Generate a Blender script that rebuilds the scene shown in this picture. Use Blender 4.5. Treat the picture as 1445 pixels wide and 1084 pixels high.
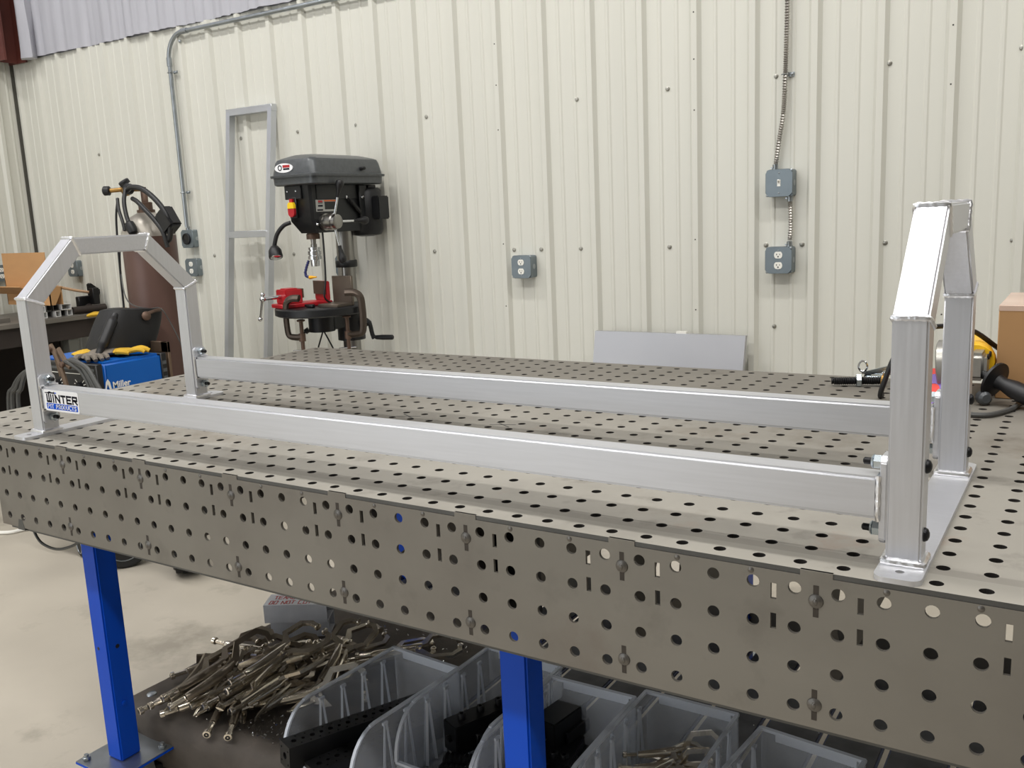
import bpy, bmesh, math, random
from mathutils import Vector, Matrix, Euler
random.seed(7)
S = 0.0254            # the scene is laid out in inches: x along the table, y towards the wall, z = 0 at the table top
H = 38.0              # height of the table top above the floor
FL = -H
sc = bpy.context.scene
COL = sc.collection
for o in list(bpy.data.objects): bpy.data.objects.remove(o)
R = math.radians
# ------------------------------------------------------------------ camera
def rotm(yaw, pit, rol):
    c, s = math.cos(yaw), math.sin(yaw); Y = Matrix(((c, s, 0), (-s, c, 0), (0, 0, 1)))
    A = Matrix(((1, 0, 0), (0, 0, -1), (0, 1, 0))) @ Y
    c, s = math.cos(pit), math.sin(pit); X = Matrix(((1, 0, 0), (0, c, -s), (0, s, c)))
    c, s = math.cos(rol), math.sin(rol); Z = Matrix(((c, -s, 0), (s, c, 0), (0, 0, 1)))
    return Z @ X @ A
RM = rotm(0.570680, 0.183407, -0.0448384)
cam = bpy.data.cameras.new('camera'); cam.sensor_width = 36; cam.sensor_fit = 'HORIZONTAL'
cam.lens = 1309.5 / 1445 * 36; cam.clip_start = 0.02; cam.clip_end = 60
co = bpy.data.objects.new('camera', cam); COL.objects.link(co); sc.camera = co
m = Matrix((RM[0], -RM[1], -RM[2])).transposed().to_4x4()
m.translation = Vector((77.4286 * S, -41.6989 * S, (17.075 + H) * S)); co.matrix_world = m
# ------------------------------------------------------------------ world, lamps, exposure
w = bpy.data.worlds.new('world'); sc.world = w; w.use_nodes = True
w.node_tree.nodes['Background'].inputs[0].default_value = (1, 0.99, 0.97, 1)
w.node_tree.nodes['Background'].inputs[1].default_value = 0.05
LAMPS = [(-110, 20), (-20, 20), (62, 20), (150, 20), (-110, -70), (-20, -70), (62, -70), (150, -70)]
LAMP_Z = 150
LAMP_W = 62
def lamp(x, y, w_, size=(96, 10)):
    l = bpy.data.lights.new('strip_light', 'AREA'); l.shape = 'RECTANGLE'; l.size = size[0] * S; l.size_y = size[1] * S
    l.energy = w_; l.color = (1.0, 0.985, 0.965)
    o = bpy.data.objects.new('strip_light', l); COL.objects.link(o); o.location = (x * S, y * S, (LAMP_Z + H) * S)
for x, y in LAMPS: lamp(x, y, LAMP_W)
# bluish fill light added behind the camera to lift rails and under-table items
dl = bpy.data.lights.new('front_fill', 'AREA'); dl.shape = 'RECTANGLE'; dl.size = 160 * S; dl.size_y = 130 * S; dl.energy = 98; dl.color = (0.90, 0.95, 1.0)
do = bpy.data.objects.new('front_fill', dl); COL.objects.link(do); do.location = (-75 * S, -186 * S, (24 + H) * S); do.rotation_euler = (R(90), 0, 0)
sc.view_settings.view_transform = 'Standard'; sc.view_settings.look = 'None'; sc.view_settings.gamma = 1
sc.view_settings.use_curve_mapping = False
sc.view_settings.exposure = -0.37
sc.cycles.max_bounces = 8; sc.cycles.transparent_max_bounces = 24; sc.cycles.use_denoising = True
# ------------------------------------------------------------------ materials
def lin(c):
    return tuple(((v / 255) / 12.92 if v <= 10 else (((v / 255) + 0.055) / 1.055) ** 2.4) for v in c) + (1,)
MATS = {}
def pm(name, rgb, rough=0.5, metal=0.0, var=0.12, scale=6.0, bump=0.0, bscale=60, stretch=None, alt=None, altamt=0.5, altscale=3.0, rvar=0.0, spec=0.5, coat=0.0):
    """principled material: base colour varied by noise, optional second colour in patches, optional fine relief"""
    mt = bpy.data.materials.new(name); mt.use_nodes = True; nt = mt.node_tree; N = nt.nodes; L = nt.links
    b = N['Principled BSDF']; b.inputs['Roughness'].default_value = rough; b.inputs['Metallic'].default_value = metal
    b.inputs['Specular IOR Level'].default_value = spec; b.inputs['Coat Weight'].default_value = coat
    tc = N.new('ShaderNodeTexCoord'); mp = N.new('ShaderNodeMapping'); L.new(tc.outputs['Object'], mp.inputs['Vector'])
    if stretch: mp.inputs['Scale'].default_value = stretch
    nz = N.new('ShaderNodeTexNoise'); nz.inputs['Scale'].default_value = scale; nz.inputs['Detail'].default_value = 6
    L.new(mp.outputs[0], nz.inputs['Vector'])
    c = lin(rgb); lo = tuple(v * (1 - var) for v in c[:3]) + (1,); hi = tuple(min(1, v * (1 + var)) for v in c[:3]) + (1,)
    cr = N.new('ShaderNodeValToRGB'); cr.color_ramp.elements[0].position = 0.3; cr.color_ramp.elements[1].position = 0.7
    cr.color_ramp.elements[0].color = lo; cr.color_ramp.elements[1].color = hi; L.new(nz.outputs['Fac'], cr.inputs['Fac'])
    out = cr.outputs['Color']
    if alt:
        n2 = N.new('ShaderNodeTexNoise'); n2.inputs['Scale'].default_value = altscale; n2.inputs['Detail'].default_value = 8; n2.inputs['Roughness'].default_value = 0.65
        L.new(tc.outputs['Object'], n2.inputs['Vector'])
        r2 = N.new('ShaderNodeValToRGB'); r2.color_ramp.elements[0].position = 1 - altamt; r2.color_ramp.elements[1].position = min(1, 1 - altamt + 0.16)
        L.new(n2.outputs['Fac'], r2.inputs['Fac'])
        mx = N.new('ShaderNodeMix'); mx.data_type = 'RGBA'; L.new(r2.outputs['Color'], mx.inputs['Factor']); L.new(out, mx.inputs['A']); mx.inputs['B'].default_value = lin(alt)
        out = mx.outputs['Result']
    L.new(out, b.inputs['Base Color'])
    if rvar:
        mr = N.new('ShaderNodeMapRange'); mr.inputs['To Min'].default_value = max(0, rough - rvar); mr.inputs['To Max'].default_value = min(1, rough + rvar)
        L.new(nz.outputs['Fac'], mr.inputs['Value']); L.new(mr.outputs[0], b.inputs['Roughness'])
    if bump:
        n3 = N.new('ShaderNodeTexNoise'); n3.inputs['Scale'].default_value = bscale; n3.inputs['Detail'].default_value = 4; L.new(mp.outputs[0], n3.inputs['Vector'])
        bp = N.new('ShaderNodeBump'); bp.inputs['Strength'].default_value = bump; bp.inputs['Distance'].default_value = 0.002
        L.new(n3.outputs['Fac'], bp.inputs['Height']); L.new(bp.outputs[0], b.inputs['Normal'])
    MATS[name] = mt
    return mt
def clear_plastic(name, rgb, alpha, rough):
    mt = bpy.data.materials.new(name); mt.use_nodes = True; nt = mt.node_tree; N = nt.nodes; L = nt.links
    b = N['Principled BSDF']; b.inputs['Base Color'].default_value = lin(rgb); b.inputs['Roughness'].default_value = rough
    nz = N.new('ShaderNodeTexNoise'); nz.inputs['Scale'].default_value = 25; mr = N.new('ShaderNodeMapRange')
    mr.inputs['To Min'].default_value = alpha - 0.05; mr.inputs['To Max'].default_value = alpha + 0.07
    L.new(nz.outputs['Fac'], mr.inputs['Value']); L.new(mr.outputs[0], b.inputs['Alpha'])
    return mt
# ------------------------------------------------------------------ mesh builder
class G:
    def __init__(s): s.b = bmesh.new()
    def _add(s, vs, fs):
        v = [s.b.verts.new(p) for p in vs]; out = []
        for f in fs:
            try: out.append(s.b.faces.new([v[i] for i in f]))
            except ValueError: pass
        return v
    def box(s, x0, x1, y0, y1, z0, z1, bev=0, seg=1, M=None):
        t = bmesh.new(); bmesh.ops.create_cube(t, size=1)
        for v in t.verts: v.co = Vector(((x0 + x1) / 2 + v.co.x * (x1 - x0), (y0 + y1) / 2 + v.co.y * (y1 - y0), (z0 + z1) / 2 + v.co.z * (z1 - z0)))
        if bev: bmesh.ops.bevel(t, geom=list(t.edges), offset=bev, segments=seg, affect='EDGES')
        return s.merge(t, M)
    def merge(s, t, M=None):
        if M is not None: bmesh.ops.transform(t, matrix=M, verts=t.verts)
        t.verts.index_update()
        vs = s._add([v.co.copy() for v in t.verts], [[v.index for v in f.verts] for f in t.faces]); t.free(); return s
    def ring(s, c, u, v, r, n, r2=None):
        r2 = r if r2 is None else r2
        return [c + u * (r * math.cos(2 * math.pi * i / n)) + v * (r2 * math.sin(2 * math.pi * i / n)) for i in range(n)]
    def loft(s, rings, cap=True, closed=False):
        n = len(rings[0]); vs = [s.b.verts.new(p) for r in rings for p in r]; k = len(rings)
        for a in range(k if closed else k - 1):
            b_ = (a + 1) % k
            for i in range(n):
                j = (i + 1) % n
                try: s.b.faces.new((vs[a * n + i], vs[a * n + j], vs[b_ * n + j], vs[b_ * n + i]))
                except ValueError: pass
        if cap and not closed:
            s.b.faces.new(vs[:n][::-1]); s.b.faces.new(vs[-n:])
        return s
    def cyl(s, p0, p1, r0, r1=None, n=16, cap=True):
        p0, p1 = Vector(p0), Vector(p1); d = (p1 - p0).normalized(); u = d.orthogonal().normalized(); v = d.cross(u); r1 = r0 if r1 is None else r1
        return s.loft([s.ring(p0, u, v, r0, n), s.ring(p1, u, v, r1, n)], cap)
    def lathe(s, prof, o=(0, 0, 0), ax=(0, 0, 1), n=20, cap=True):
        o, d = Vector(o), Vector(ax).normalized(); u = d.orthogonal().normalized(); v = d.cross(u)
        return s.loft([s.ring(o + d * h, u, v, max(r, 1e-4), n) for r, h in prof], cap)
    def tube(s, pts, r, n=8, sub=4, closed=False, flat=1.0):
        P = [Vector(p) for p in pts]
        if sub > 1 and len(P) > 2:
            Q = []; k = len(P)
            for i in range(k if closed else k - 1):
                a, b_, c, d = (P[(i - 1) % k], P[i], P[(i + 1) % k], P[(i + 2) % k]) if closed else (P[max(i - 1, 0)], P[i], P[i + 1], P[min(i + 2, k - 1)])
                for j in range(sub):
                    t = j / sub
                    Q.append(0.5 * ((2 * b_) + (c - a) * t + (2 * a - 5 * b_ + 4 * c - d) * t * t + (3 * b_ - a - 3 * c + d) * t ** 3))
            if not closed: Q.append(P[-1])
            P = Q
        k = len(P); T = []
        for i in range(k):
            a, b_ = (P[(i - 1) % k], P[(i + 1) % k]) if closed else (P[max(i - 1, 0)], P[min(i + 1, k - 1)])
            T.append((b_ - a).normalized())
        u = T[0].orthogonal().normalized(); rings = []
        for i in range(k):
            u = (u - T[i] * u.dot(T[i])).normalized(); v = T[i].cross(u)
            rr = r[min(int(i * len(r) / k), len(r) - 1)] if isinstance(r, (list, tuple)) else r
            rings.append(s.ring(P[i], u, v, rr, n, rr * flat))
        return s.loft(rings, True, closed)
    def prism(s, poly, o, u, v, d):
        """polygon (a, b) -> o + a*u + b*v, extruded by vector d"""
        o, u, v, d = Vector(o), Vector(u), Vector(v), Vector(d)
        A = [o + u * a + v * b_ for a, b_ in poly]
        return s.loft([A, [p + d for p in A]], True)
    def ball(s, c, r, sc_=(1, 1, 1), n=14, M=None):
        t = bmesh.new(); bmesh.ops.create_uvsphere(t, u_segments=n, v_segments=max(6, n // 2), radius=1)
        for v in t.verts: v.co = Vector((v.co.x * r * sc_[0], v.co.y * r * sc_[1], v.co.z * r * sc_[2]))
        if M is not None: bmesh.ops.transform(t, matrix=M, verts=t.verts)
        for v in t.verts: v.co += Vector(c)
        return s.merge(t)
    def hexn(s, c, ax, r, h): return s.lathe([(r * .86, 0), (r, h * .12), (r, h * .88), (r * .86, h)], c, ax, 6)
    def quad(s, a, b_, c, d): s._add([a, b_, c, d], [(0, 1, 2, 3)]); return s
ORG = {}
def W(p): return Vector((p[0] * S, p[1] * S, (p[2] + H) * S))
def _mesh(name, g, org, smooth=38):
    b = g.b
    bmesh.ops.recalc_face_normals(b, faces=list(b.faces))
    for v in b.verts: v.co = (v.co - Vector(org)) * S
    me = bpy.data.meshes.new(name); b.to_mesh(me); b.free()
    if smooth:
        for p in me.polygons: p.use_smooth = True
        me.set_sharp_from_angle(angle=R(smooth))
    return me
def tagit(o, label=None, cat=None, group=None, kind=None):
    for k, v in (('label', label), ('category', cat), ('group', group), ('kind', kind)):
        if v: o[k] = v
def thing(name, label, cat, loc=(0, 0, 0), group=None, kind=None):
    o = bpy.data.objects.new(name, None); COL.objects.link(o); o.empty_display_size = 0.05
    o.location = W(loc); ORG[o.name] = Vector(loc); tagit(o, label, cat, group, kind); return o
def part(name, g, mat, parent, label=None, kind=None, smooth=38):
    org = ORG[parent.name]; me = _mesh(name, g, org, smooth); me.materials.append(mat)
    o = bpy.data.objects.new(name, me); COL.objects.link(o); o.parent = parent; ORG[o.name] = org; tagit(o, label, kind=kind); return o
def solo(name, g, mat, label, cat, loc=(0, 0, 0), group=None, kind=None, smooth=38):
    me = _mesh(name, g, loc, smooth); me.materials.append(mat)
    o = bpy.data.objects.new(name, me); COL.objects.link(o); o.location = W(loc); ORG[o.name] = Vector(loc); tagit(o, label, cat, group, kind); return o
def struct(name, g, mat, smooth=38): return solo(name, g, mat, None, None, kind='structure', smooth=smooth)
def again(o, parent, off=(0, 0, 0), rot=None):
    """another part like o, sharing its mesh, shifted by off (inches)"""
    c = o.copy(); COL.objects.link(c); c.parent = parent; c.location = Vector(off) * S
    if rot: c.rotation_euler = rot
    ORG[c.name] = ORG[parent.name]; return c
def dup(root, loc=None, rot=None, label=None, group=None, scale=None):
    r = root.copy(); COL.objects.link(r)
    if loc is not None: r.location = W(loc)
    if rot is not None: r.rotation_euler = rot
    if scale: r.scale = (scale,) * 3
    if label: r['label'] = label
    if group: r['group'] = group
    for ch in list(root.children):
        c = ch.copy(); COL.objects.link(c); c.parent = r
        for gc in list(ch.children):
            d = gc.copy(); COL.objects.link(d); d.parent = c
    return r
def catm(pts, sub=6):
    return pts
STROKES = {'I': [(0.5, 0, .5, 1)], 'N': [(0, 0, 0, 1), (0, 1, 1, 0), (1, 0, 1, 1)], 'T': [(0, 1, 1, 1), (.5, 0, .5, 1)],
 'E': [(0, 0, 0, 1), (0, 1, 1, 1), (0, .5, .8, .5), (0, 0, 1, 0)], 'R': [(0, 0, 0, 1), (0, 1, 1, 1), (1, 1, 1, .5), (0, .5, 1, .5), (.4, .5, 1, 0)],
 'P': [(0, 0, 0, 1), (0, 1, 1, 1), (1, 1, 1, .5), (0, .5, 1, .5)], 'O': [(0, 0, 0, 1), (0, 1, 1, 1), (1, 1, 1, 0), (0, 0, 1, 0)],
 'D': [(0, 0, 0, 1), (0, 1, .8, 1), (.8, 1, 1, .8), (1, .8, 1, .2), (1, .2, .8, 0), (0, 0, .8, 0)], 'U': [(0, 0, 0, 1), (1, 1, 1, 0), (0, 0, 1, 0)],
 'C': [(0, 0, 0, 1), (0, 1, 1, 1), (0, 0, 1, 0)], 'S': [(0, .5, 0, 1), (0, 1, 1, 1), (0, .5, 1, .5), (1, .5, 1, 0), (0, 0, 1, 0)],
 'A': [(0, 0, .5, 1), (.5, 1, 1, 0), (.2, .4, .8, .4)], 'W': [(0, 0, 0, 1), (.5, 0, .5, 1.3), (1, 0, 1, 1), (0, 0, 1, 0)], 'G': [(0, 0, 0, 1), (0, 1, 1, 1), (0, 0, 1, 0), (1, 0, 1, .5), (.5, .5, 1, .5)],
 'Y': [(0, 1, .5, .5), (1, 1, .5, .5), (.5, .5, .5, 0)], 'M': [(0, 0, 0, 1), (0, 1, .5, .4), (.5, .4, 1, 1), (1, 1, 1, 0)], 'L': [(0, 0, 0, 1), (0, 0, 1, 0)]}
def letters(g, text, o, u, v, n, h, wd, gap, sw, th=0.012, jit=0):
    """stroke lettering in flat bars: o lower left corner, u along, v up, n out of the surface"""
    o, u, v, n = Vector(o), Vector(u), Vector(v), Vector(n); x = 0
    for ch in text:
        if ch == ' ': x += wd * .6 + gap; continue
        cw = wd * (.3 if ch == 'I' else 1)
        for a, b_, c, d in STROKES[ch]:
            j = lambda: random.uniform(-jit, jit)
            p = Vector((x + a * cw + j(), b_ * h + j())); q = Vector((x + c * cw + j(), d * h + j())); t = (q - p).normalized(); e = Vector((-t.y, t.x)) * sw / 2
            p -= t * sw / 2 * (1 if jit == 0 else .3); q += t * sw / 2 * (1 if jit == 0 else .3)
            g.prism([(p.x + e.x, p.y + e.y), (q.x + e.x, q.y + e.y), (q.x - e.x, q.y - e.y), (p.x - e.x, p.y - e.y)], o, u, v, n * th)
        x += cw + gap
    return x
def font_text(g, body, o, u, v, n, size, offset=0.0, th=0.012):
    cu = bpy.data.curves.new('tmp', 'FONT'); cu.body = body; cu.size = size; cu.offset = offset; cu.extrude = 0
    ob = bpy.data.objects.new('tmp', cu); COL.objects.link(ob); bpy.context.view_layer.update()
    me = bpy.data.meshes.new_from_object(ob.evaluated_get(bpy.context.evaluated_depsgraph_get()))
    o, u, v, n = Vector(o), Vector(u), Vector(v), Vector(n)
    g._add([o + u * p.co.x + v * p.co.y + n * th for p in me.vertices], [list(f.vertices) for f in me.polygons])
    bpy.data.objects.remove(ob); bpy.data.curves.remove(cu); bpy.data.meshes.remove(me)
def plate_holes(outer, holes, o, u, v, n, th):
    """flat plate with real cut-outs: 2D outlines filled as a curve and extruded; returns a G"""
    cu = bpy.data.curves.new('tmp', 'CURVE'); cu.dimensions = '2D'; cu.fill_mode = 'BOTH'; cu.extrude = th / 2
    for poly in [outer] + holes:
        sp = cu.splines.new('POLY'); sp.points.add(len(poly) - 1); sp.use_cyclic_u = True
        for p, q in zip(sp.points, poly): p.co = (q[0], q[1], 0, 1)
    ob = bpy.data.objects.new('tmp', cu); COL.objects.link(ob); bpy.context.view_layer.update()
    me = bpy.data.meshes.new_from_object(ob.evaluated_get(bpy.context.evaluated_depsgraph_get()))
    g = G(); o, u, v, n = Vector(o), Vector(u), Vector(v), Vector(n)
    g._add([o + u * p.co.x + v * p.co.y + n * p.co.z for p in me.vertices], [list(f.vertices) for f in me.polygons])
    bmesh.ops.remove_doubles(g.b, verts=g.b.verts, dist=1e-4)
    bpy.data.objects.remove(ob); bpy.data.curves.remove(cu); bpy.data.meshes.remove(me)
    return g
def circ(cx, cy, r, n=14): return [(cx + r * math.cos(2 * math.pi * i / n), cy + r * math.sin(2 * math.pi * i / n)) for i in range(n)]
def rect(x0, x1, y0, y1): return [(x0, y0), (x1, y0), (x1, y1), (x0, y1)]
# ------------------------------------------------------------------ material set
m_wall = pm('painted_liner', (214, 213, 203), .38, 0, .03, 1.2, stretch=(3, 3, .25), bump=.03, bscale=8)
m_wallL = m_wall
m_insul = pm('vinyl_insulation', (182, 182, 189), .35, 0, .05, 4, bump=.15, bscale=7, stretch=(4, 4, .5))
m_ceil = pm('ceiling_vinyl', (225, 225, 222), .5, 0, .04, 2)
m_dark = pm('shop_shadow_side', (128, 126, 121), .7, 0, .05, 1)
m_floor = pm('concrete', (182, 174, 160), .55, 0, .08, 2.2, bump=.12, bscale=30, alt=(152, 145, 132), altamt=.46, altscale=2.6, rvar=.12)
m_rust = pm('primer_steel', (92, 46, 38), .6, 0, .15, 5)
m_trim = pm('dark_gap', (70, 68, 62), .6)
m_screw = pm('zinc_screw', (170, 168, 160), .35, .8, .08, 30)
m_galv = pm('galvanised', (168, 174, 178), .32, .9, .12, 18, rvar=.1)
m_box = pm('galv_box', (128, 138, 144), .42, .75, .12, 10, rvar=.1)
m_white = pm('white_plastic', (238, 236, 228), .4, 0, .02)
m_black = pm('black_plastic', (20, 20, 22), .45, 0, .15, 12)
m_rub = pm('black_rubber', (24, 24, 25), .62, 0, .2, 14, bump=.15, bscale=80)
m_top = pm('mill_steel_top', (154, 150, 141), .62, .25, .09, 3.2, bump=.03, bscale=120, alt=(122, 113, 100), altamt=.43, altscale=2.6, rvar=.10, spec=.25)
m_front = pm('mill_steel_side', (130, 126, 118), .5, .45, .08, 3.0, stretch=(.6, .6, 2.2), bump=.03, bscale=90, alt=(118, 104, 94), altamt=.44, altscale=1.7, rvar=.08)
m_edge = pm('cut_edge', (92, 92, 90), .5, .6, .1, 20)
m_weld = pm('weld_plug', (112, 109, 105), .38, .85, .25, 40, bump=.3, bscale=150)
m_rib = pm('inner_rib', (96, 92, 86), .55, .5, .12, 5)
m_blue = pm('blue_enamel', (0, 74, 196), .45, 0, .06, 6, spec=.25)
m_slat = pm('blue_slat', (40, 50, 84), .5, 0, .2, 10)
m_strip = pm('dusty_strip', (62, 63, 68), .62, 0, .3, 20, bump=.2, bscale=90, alt=(84, 84, 86), altamt=.36, altscale=22)
m_alu = pm('brushed_aluminium', (205, 206, 210), .36, .7, .035, 9, stretch=(1, 22, 22), bump=.015, bscale=40, rvar=.07)
m_alup = pm('aluminium_post', (206, 207, 211), .36, .78, .035, 9, stretch=(22, 22, 1), bump=.015, bscale=40, rvar=.07)
m_bead = pm('weld_bead', (236, 236, 238), .28, 1.0, .06, 60, bump=.5, bscale=130)
m_zinc = pm('zinc_bolt', (186, 196, 202), .25, 1.0, .06, 20)
m_bolt = pm('black_oxide', (30, 30, 32), .38, .5, .15, 30)
# broad uneven darkening of the scale, metres across
def blotch(mt, sc_, col, amt, lo, hi):
    nt = mt.node_tree; b = nt.nodes['Principled BSDF']; src = b.inputs['Base Color'].links[0].from_socket
    tc = [n for n in nt.nodes if n.type == 'TEX_COORD'][0]; nz = nt.nodes.new('ShaderNodeTexNoise'); nz.inputs['Scale'].default_value = sc_; nz.inputs['Detail'].default_value = 7; nz.inputs['Roughness'].default_value = .6
    nt.links.new(tc.outputs['Object'], nz.inputs['Vector']); mr = nt.nodes.new('ShaderNodeMapRange'); mr.inputs['From Min'].default_value = lo; mr.inputs['From Max'].default_value = hi; mr.inputs['To Max'].default_value = amt
    nt.links.new(nz.outputs['Fac'], mr.inputs['Value']); mx = nt.nodes.new('ShaderNodeMix'); mx.data_type = 'RGBA'; nt.links.new(mr.outputs[0], mx.inputs['Factor']); nt.links.new(src, mx.inputs['A']); mx.inputs['B'].default_value = lin(col)
    nt.links.new(mx.outputs['Result'], b.inputs['Base Color'])
blotch(m_top, 1.5, (88, 84, 77), .6, .42, .68); blotch(m_top, 7, (150, 100, 66), .3, .62, .76); blotch(m_top, 16, (84, 78, 72), .35, .58, .72)
blotch(m_front, 1.8, (100, 93, 86), .5, .45, .7); blotch(m_front, 9, (82, 76, 70), .3, .58, .74)
# painted-in shading: the top's colour darkens towards the back, broken up by noise
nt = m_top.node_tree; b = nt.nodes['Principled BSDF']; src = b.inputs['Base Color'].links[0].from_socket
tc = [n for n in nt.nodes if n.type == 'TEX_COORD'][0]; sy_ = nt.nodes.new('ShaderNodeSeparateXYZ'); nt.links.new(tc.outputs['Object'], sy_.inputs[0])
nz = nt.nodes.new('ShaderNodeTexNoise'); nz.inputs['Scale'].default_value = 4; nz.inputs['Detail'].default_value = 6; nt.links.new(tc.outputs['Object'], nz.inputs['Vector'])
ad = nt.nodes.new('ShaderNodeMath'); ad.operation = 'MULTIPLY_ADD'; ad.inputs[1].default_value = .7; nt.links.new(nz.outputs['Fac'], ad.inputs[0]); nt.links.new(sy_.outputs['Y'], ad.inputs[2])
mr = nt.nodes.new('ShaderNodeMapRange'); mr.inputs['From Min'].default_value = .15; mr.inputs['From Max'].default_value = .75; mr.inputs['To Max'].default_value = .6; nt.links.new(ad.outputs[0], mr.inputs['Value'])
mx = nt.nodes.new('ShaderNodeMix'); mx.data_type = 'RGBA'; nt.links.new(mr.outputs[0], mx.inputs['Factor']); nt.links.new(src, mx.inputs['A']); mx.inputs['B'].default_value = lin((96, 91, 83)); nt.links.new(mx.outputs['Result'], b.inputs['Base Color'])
# a dark rubbed streak runs along the table top beside its front row of holes
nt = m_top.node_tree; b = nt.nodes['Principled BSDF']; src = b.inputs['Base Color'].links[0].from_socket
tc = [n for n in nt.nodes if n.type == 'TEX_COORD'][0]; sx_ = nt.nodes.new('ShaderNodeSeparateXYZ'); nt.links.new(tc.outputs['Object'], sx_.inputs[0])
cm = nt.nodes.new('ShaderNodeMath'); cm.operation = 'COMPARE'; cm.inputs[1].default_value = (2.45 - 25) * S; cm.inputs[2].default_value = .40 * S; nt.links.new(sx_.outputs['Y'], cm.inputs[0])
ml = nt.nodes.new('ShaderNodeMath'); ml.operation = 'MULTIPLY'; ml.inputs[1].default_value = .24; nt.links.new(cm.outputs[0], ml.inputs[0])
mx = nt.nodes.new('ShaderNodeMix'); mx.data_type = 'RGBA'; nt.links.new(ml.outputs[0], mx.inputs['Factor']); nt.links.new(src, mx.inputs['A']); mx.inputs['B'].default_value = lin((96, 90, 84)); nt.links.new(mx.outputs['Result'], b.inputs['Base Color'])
# ------------------------------------------------------------------ room shell
XL, YB, XR, YF, ZC = -158.0, 99.6, 250.0, -190.0, 172.0
g = G(); g.box(XL - 4, XR, YF, YB + 4, FL - 4, FL); struct('floor', g, m_floor)
g = G(); g.box(XL - 4, XR, YF, YB + 6, ZC, ZC + 4); struct('ceiling', g, m_ceil)
g = G(); g.box(XR, XR + 4, YF, YB + 6, FL, ZC); struct('wall_right', g, m_dark)
g = G(); g.box(XL - 4, XR, YF - 4, YF, FL, ZC); struct('wall_front', g, m_dark)
ZT = 59.5
def rib_profile(n, first):
    """one liner sheet: n pitches of 9 in with a 3/4 in rib and two shallow stiffeners each; (along, out) pairs"""
    P = []
    for k in range(n):
        c = first + 9 * k; e = .06 if k == 0 else 0
        P += [(c - .95, e), (c - .45, .75 + e), (c + .45, .75 + e), (c + .95, e)]
        for d in (3.1, 5.9):
            P += [(c + d - .38, 0), (c + d - .16, .13), (c + d + .16, .13), (c + d + .38, 0)]
    c = first + 9 * n
    P += [(c - .95, 0), (c - .45, .75), (c + .45, .75), (c + .9, 0)]
    return P
def sheet(prof, o, u, nrm, z0, z1):
    g = G(); o, u, nrm = Vector(o), Vector(u), Vector(nrm)
    f = [o + u * a + nrm * b_ for a, b_ in prof]; up = Vector((0, 0, 1))
    vs = [p + up * z0 for p in f] + [p + up * z1 for p in f] + [p - nrm * .06 + up * z1 for p in f]
    n = len(f)
    g._add(vs, [(i, i + 1, n + i + 1, n + i) for i in range(n - 1)] + [(n + i, n + i + 1, 2 * n + i + 1, 2 * n + i) for i in range(n - 1)])
    return g
g = G(); g.box(XL - 4, XR, YB + .35, YB + 4, FL, ZC); wb = struct('wall_back', g, m_insul)
RIB0 = 22.75 - 9 * 20      # rib positions, 9 in on centre; every fourth is a sheet lap
for k in range(11):
    part('wall_panel', sheet(rib_profile(4, -157.25 + 36 * k), (0, YB, 0), (1, 0, 0), (0, -1, 0), FL, ZT), m_wall, wb, smooth=25)
def screw(parent, p, d, r=.3):
    p, d = Vector(p), Vector(d); g = G(); g.lathe([(r * 1.25, 0), (r * 1.25, .05), (r, .08), (r * .85, .22), (r * .3, .27)], p, d, 10); return part('wall_screw', g, m_screw, parent)
s0 = screw(wb, (0, YB, 0), (0, -1, 0))
rows = {34.9: [2, 18.1, 35.1, 50.8, 66.9, -29.3, -13.2, -46.4, -62, -78.6, -95, -112, -128], 10.4: [-11.5, -5.9, 1.9, 18.1, 33.8, 39.2, 50.9, 67, -29.2, -66, -90.6, -112, -139], -2.0: [35.1], 57.0: [-112.4, -103.3, -85, -76, -67, -57.6, -49, -40, -31, -22, -13, -121.4, -130.4, -139.4]}
for z, xs in rows.items():
    for x in xs: again(s0, wb, (x, -.02, z))
g = G(); g.lathe([(.12, 0), (.12, .08), (.05, .12)], (0, YB - .75, 0), (0, -1, 0), 8); st = part('stitch_screw', g, m_trim, wb)
for x in (-13.25, 22.75, 58.75):
    for z in (38.7, 31.2, 11.5, 0.4, 45.5): again(st, wb, (x, 0, z))
bpy.data.objects.remove(s0)
bpy.data.objects.remove(st)
# left wall
g = G(); g.box(XL - 4, XL - .35, YF, YB + 4, FL, ZC); wl = struct('wall_left', g, m_insul)
for k in range(8):
    part('wall_panel', sheet(rib_profile(4, YB - 6 - 36 * (k + 1) + 9), (XL, 0, 0), (0, 1, 0), (1, 0, 0), FL, ZT), m_wall, wl, smooth=25)
g = G(); g.box(XL, XL + .5, YB - 1.5, YB - .1, FL, ZT); struct('trim_1', g, m_trim)
# wrinkled white vinyl facing above the liner
g = G(); xs = [i * .75 for i in range(int((XR - XL) / .75))]; zs = [ZT + .03 + j * 5.7 for j in range(20)]
vs = []
rr = random.Random(3)
ph = [rr.uniform(0, 6) for _ in range(5)]
for z in zs:
    for x in xs:
        xx = XL + x; t = (z - ZT) / 100
        d = .55 * math.sin(xx * .55 + ph[0] + 1.2 * t) * math.sin(xx * .071 + ph[1]) + .35 * math.sin(xx * 1.45 + ph[2] + 2 * t) + .9 * math.sin(xx * .17 + ph[3] + .5 * t) + .18 * math.sin(xx * 2.9 + z * .05)
        d += .3 * math.sin(xx * 2.2 + ph[4] + .9 * t) * (1 + math.sin(xx * .05))
        vs.append((xx, YB - .7 + d * .5, z))
n = len(xs)
g._add(vs, [(j * n + i, j * n + i + 1, (j + 1) * n + i + 1, (j + 1) * n + i) for j in range(len(zs) - 1) for i in range(n - 1)])
part('insulation_facing', g, m_insul, wb, smooth=60)
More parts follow.
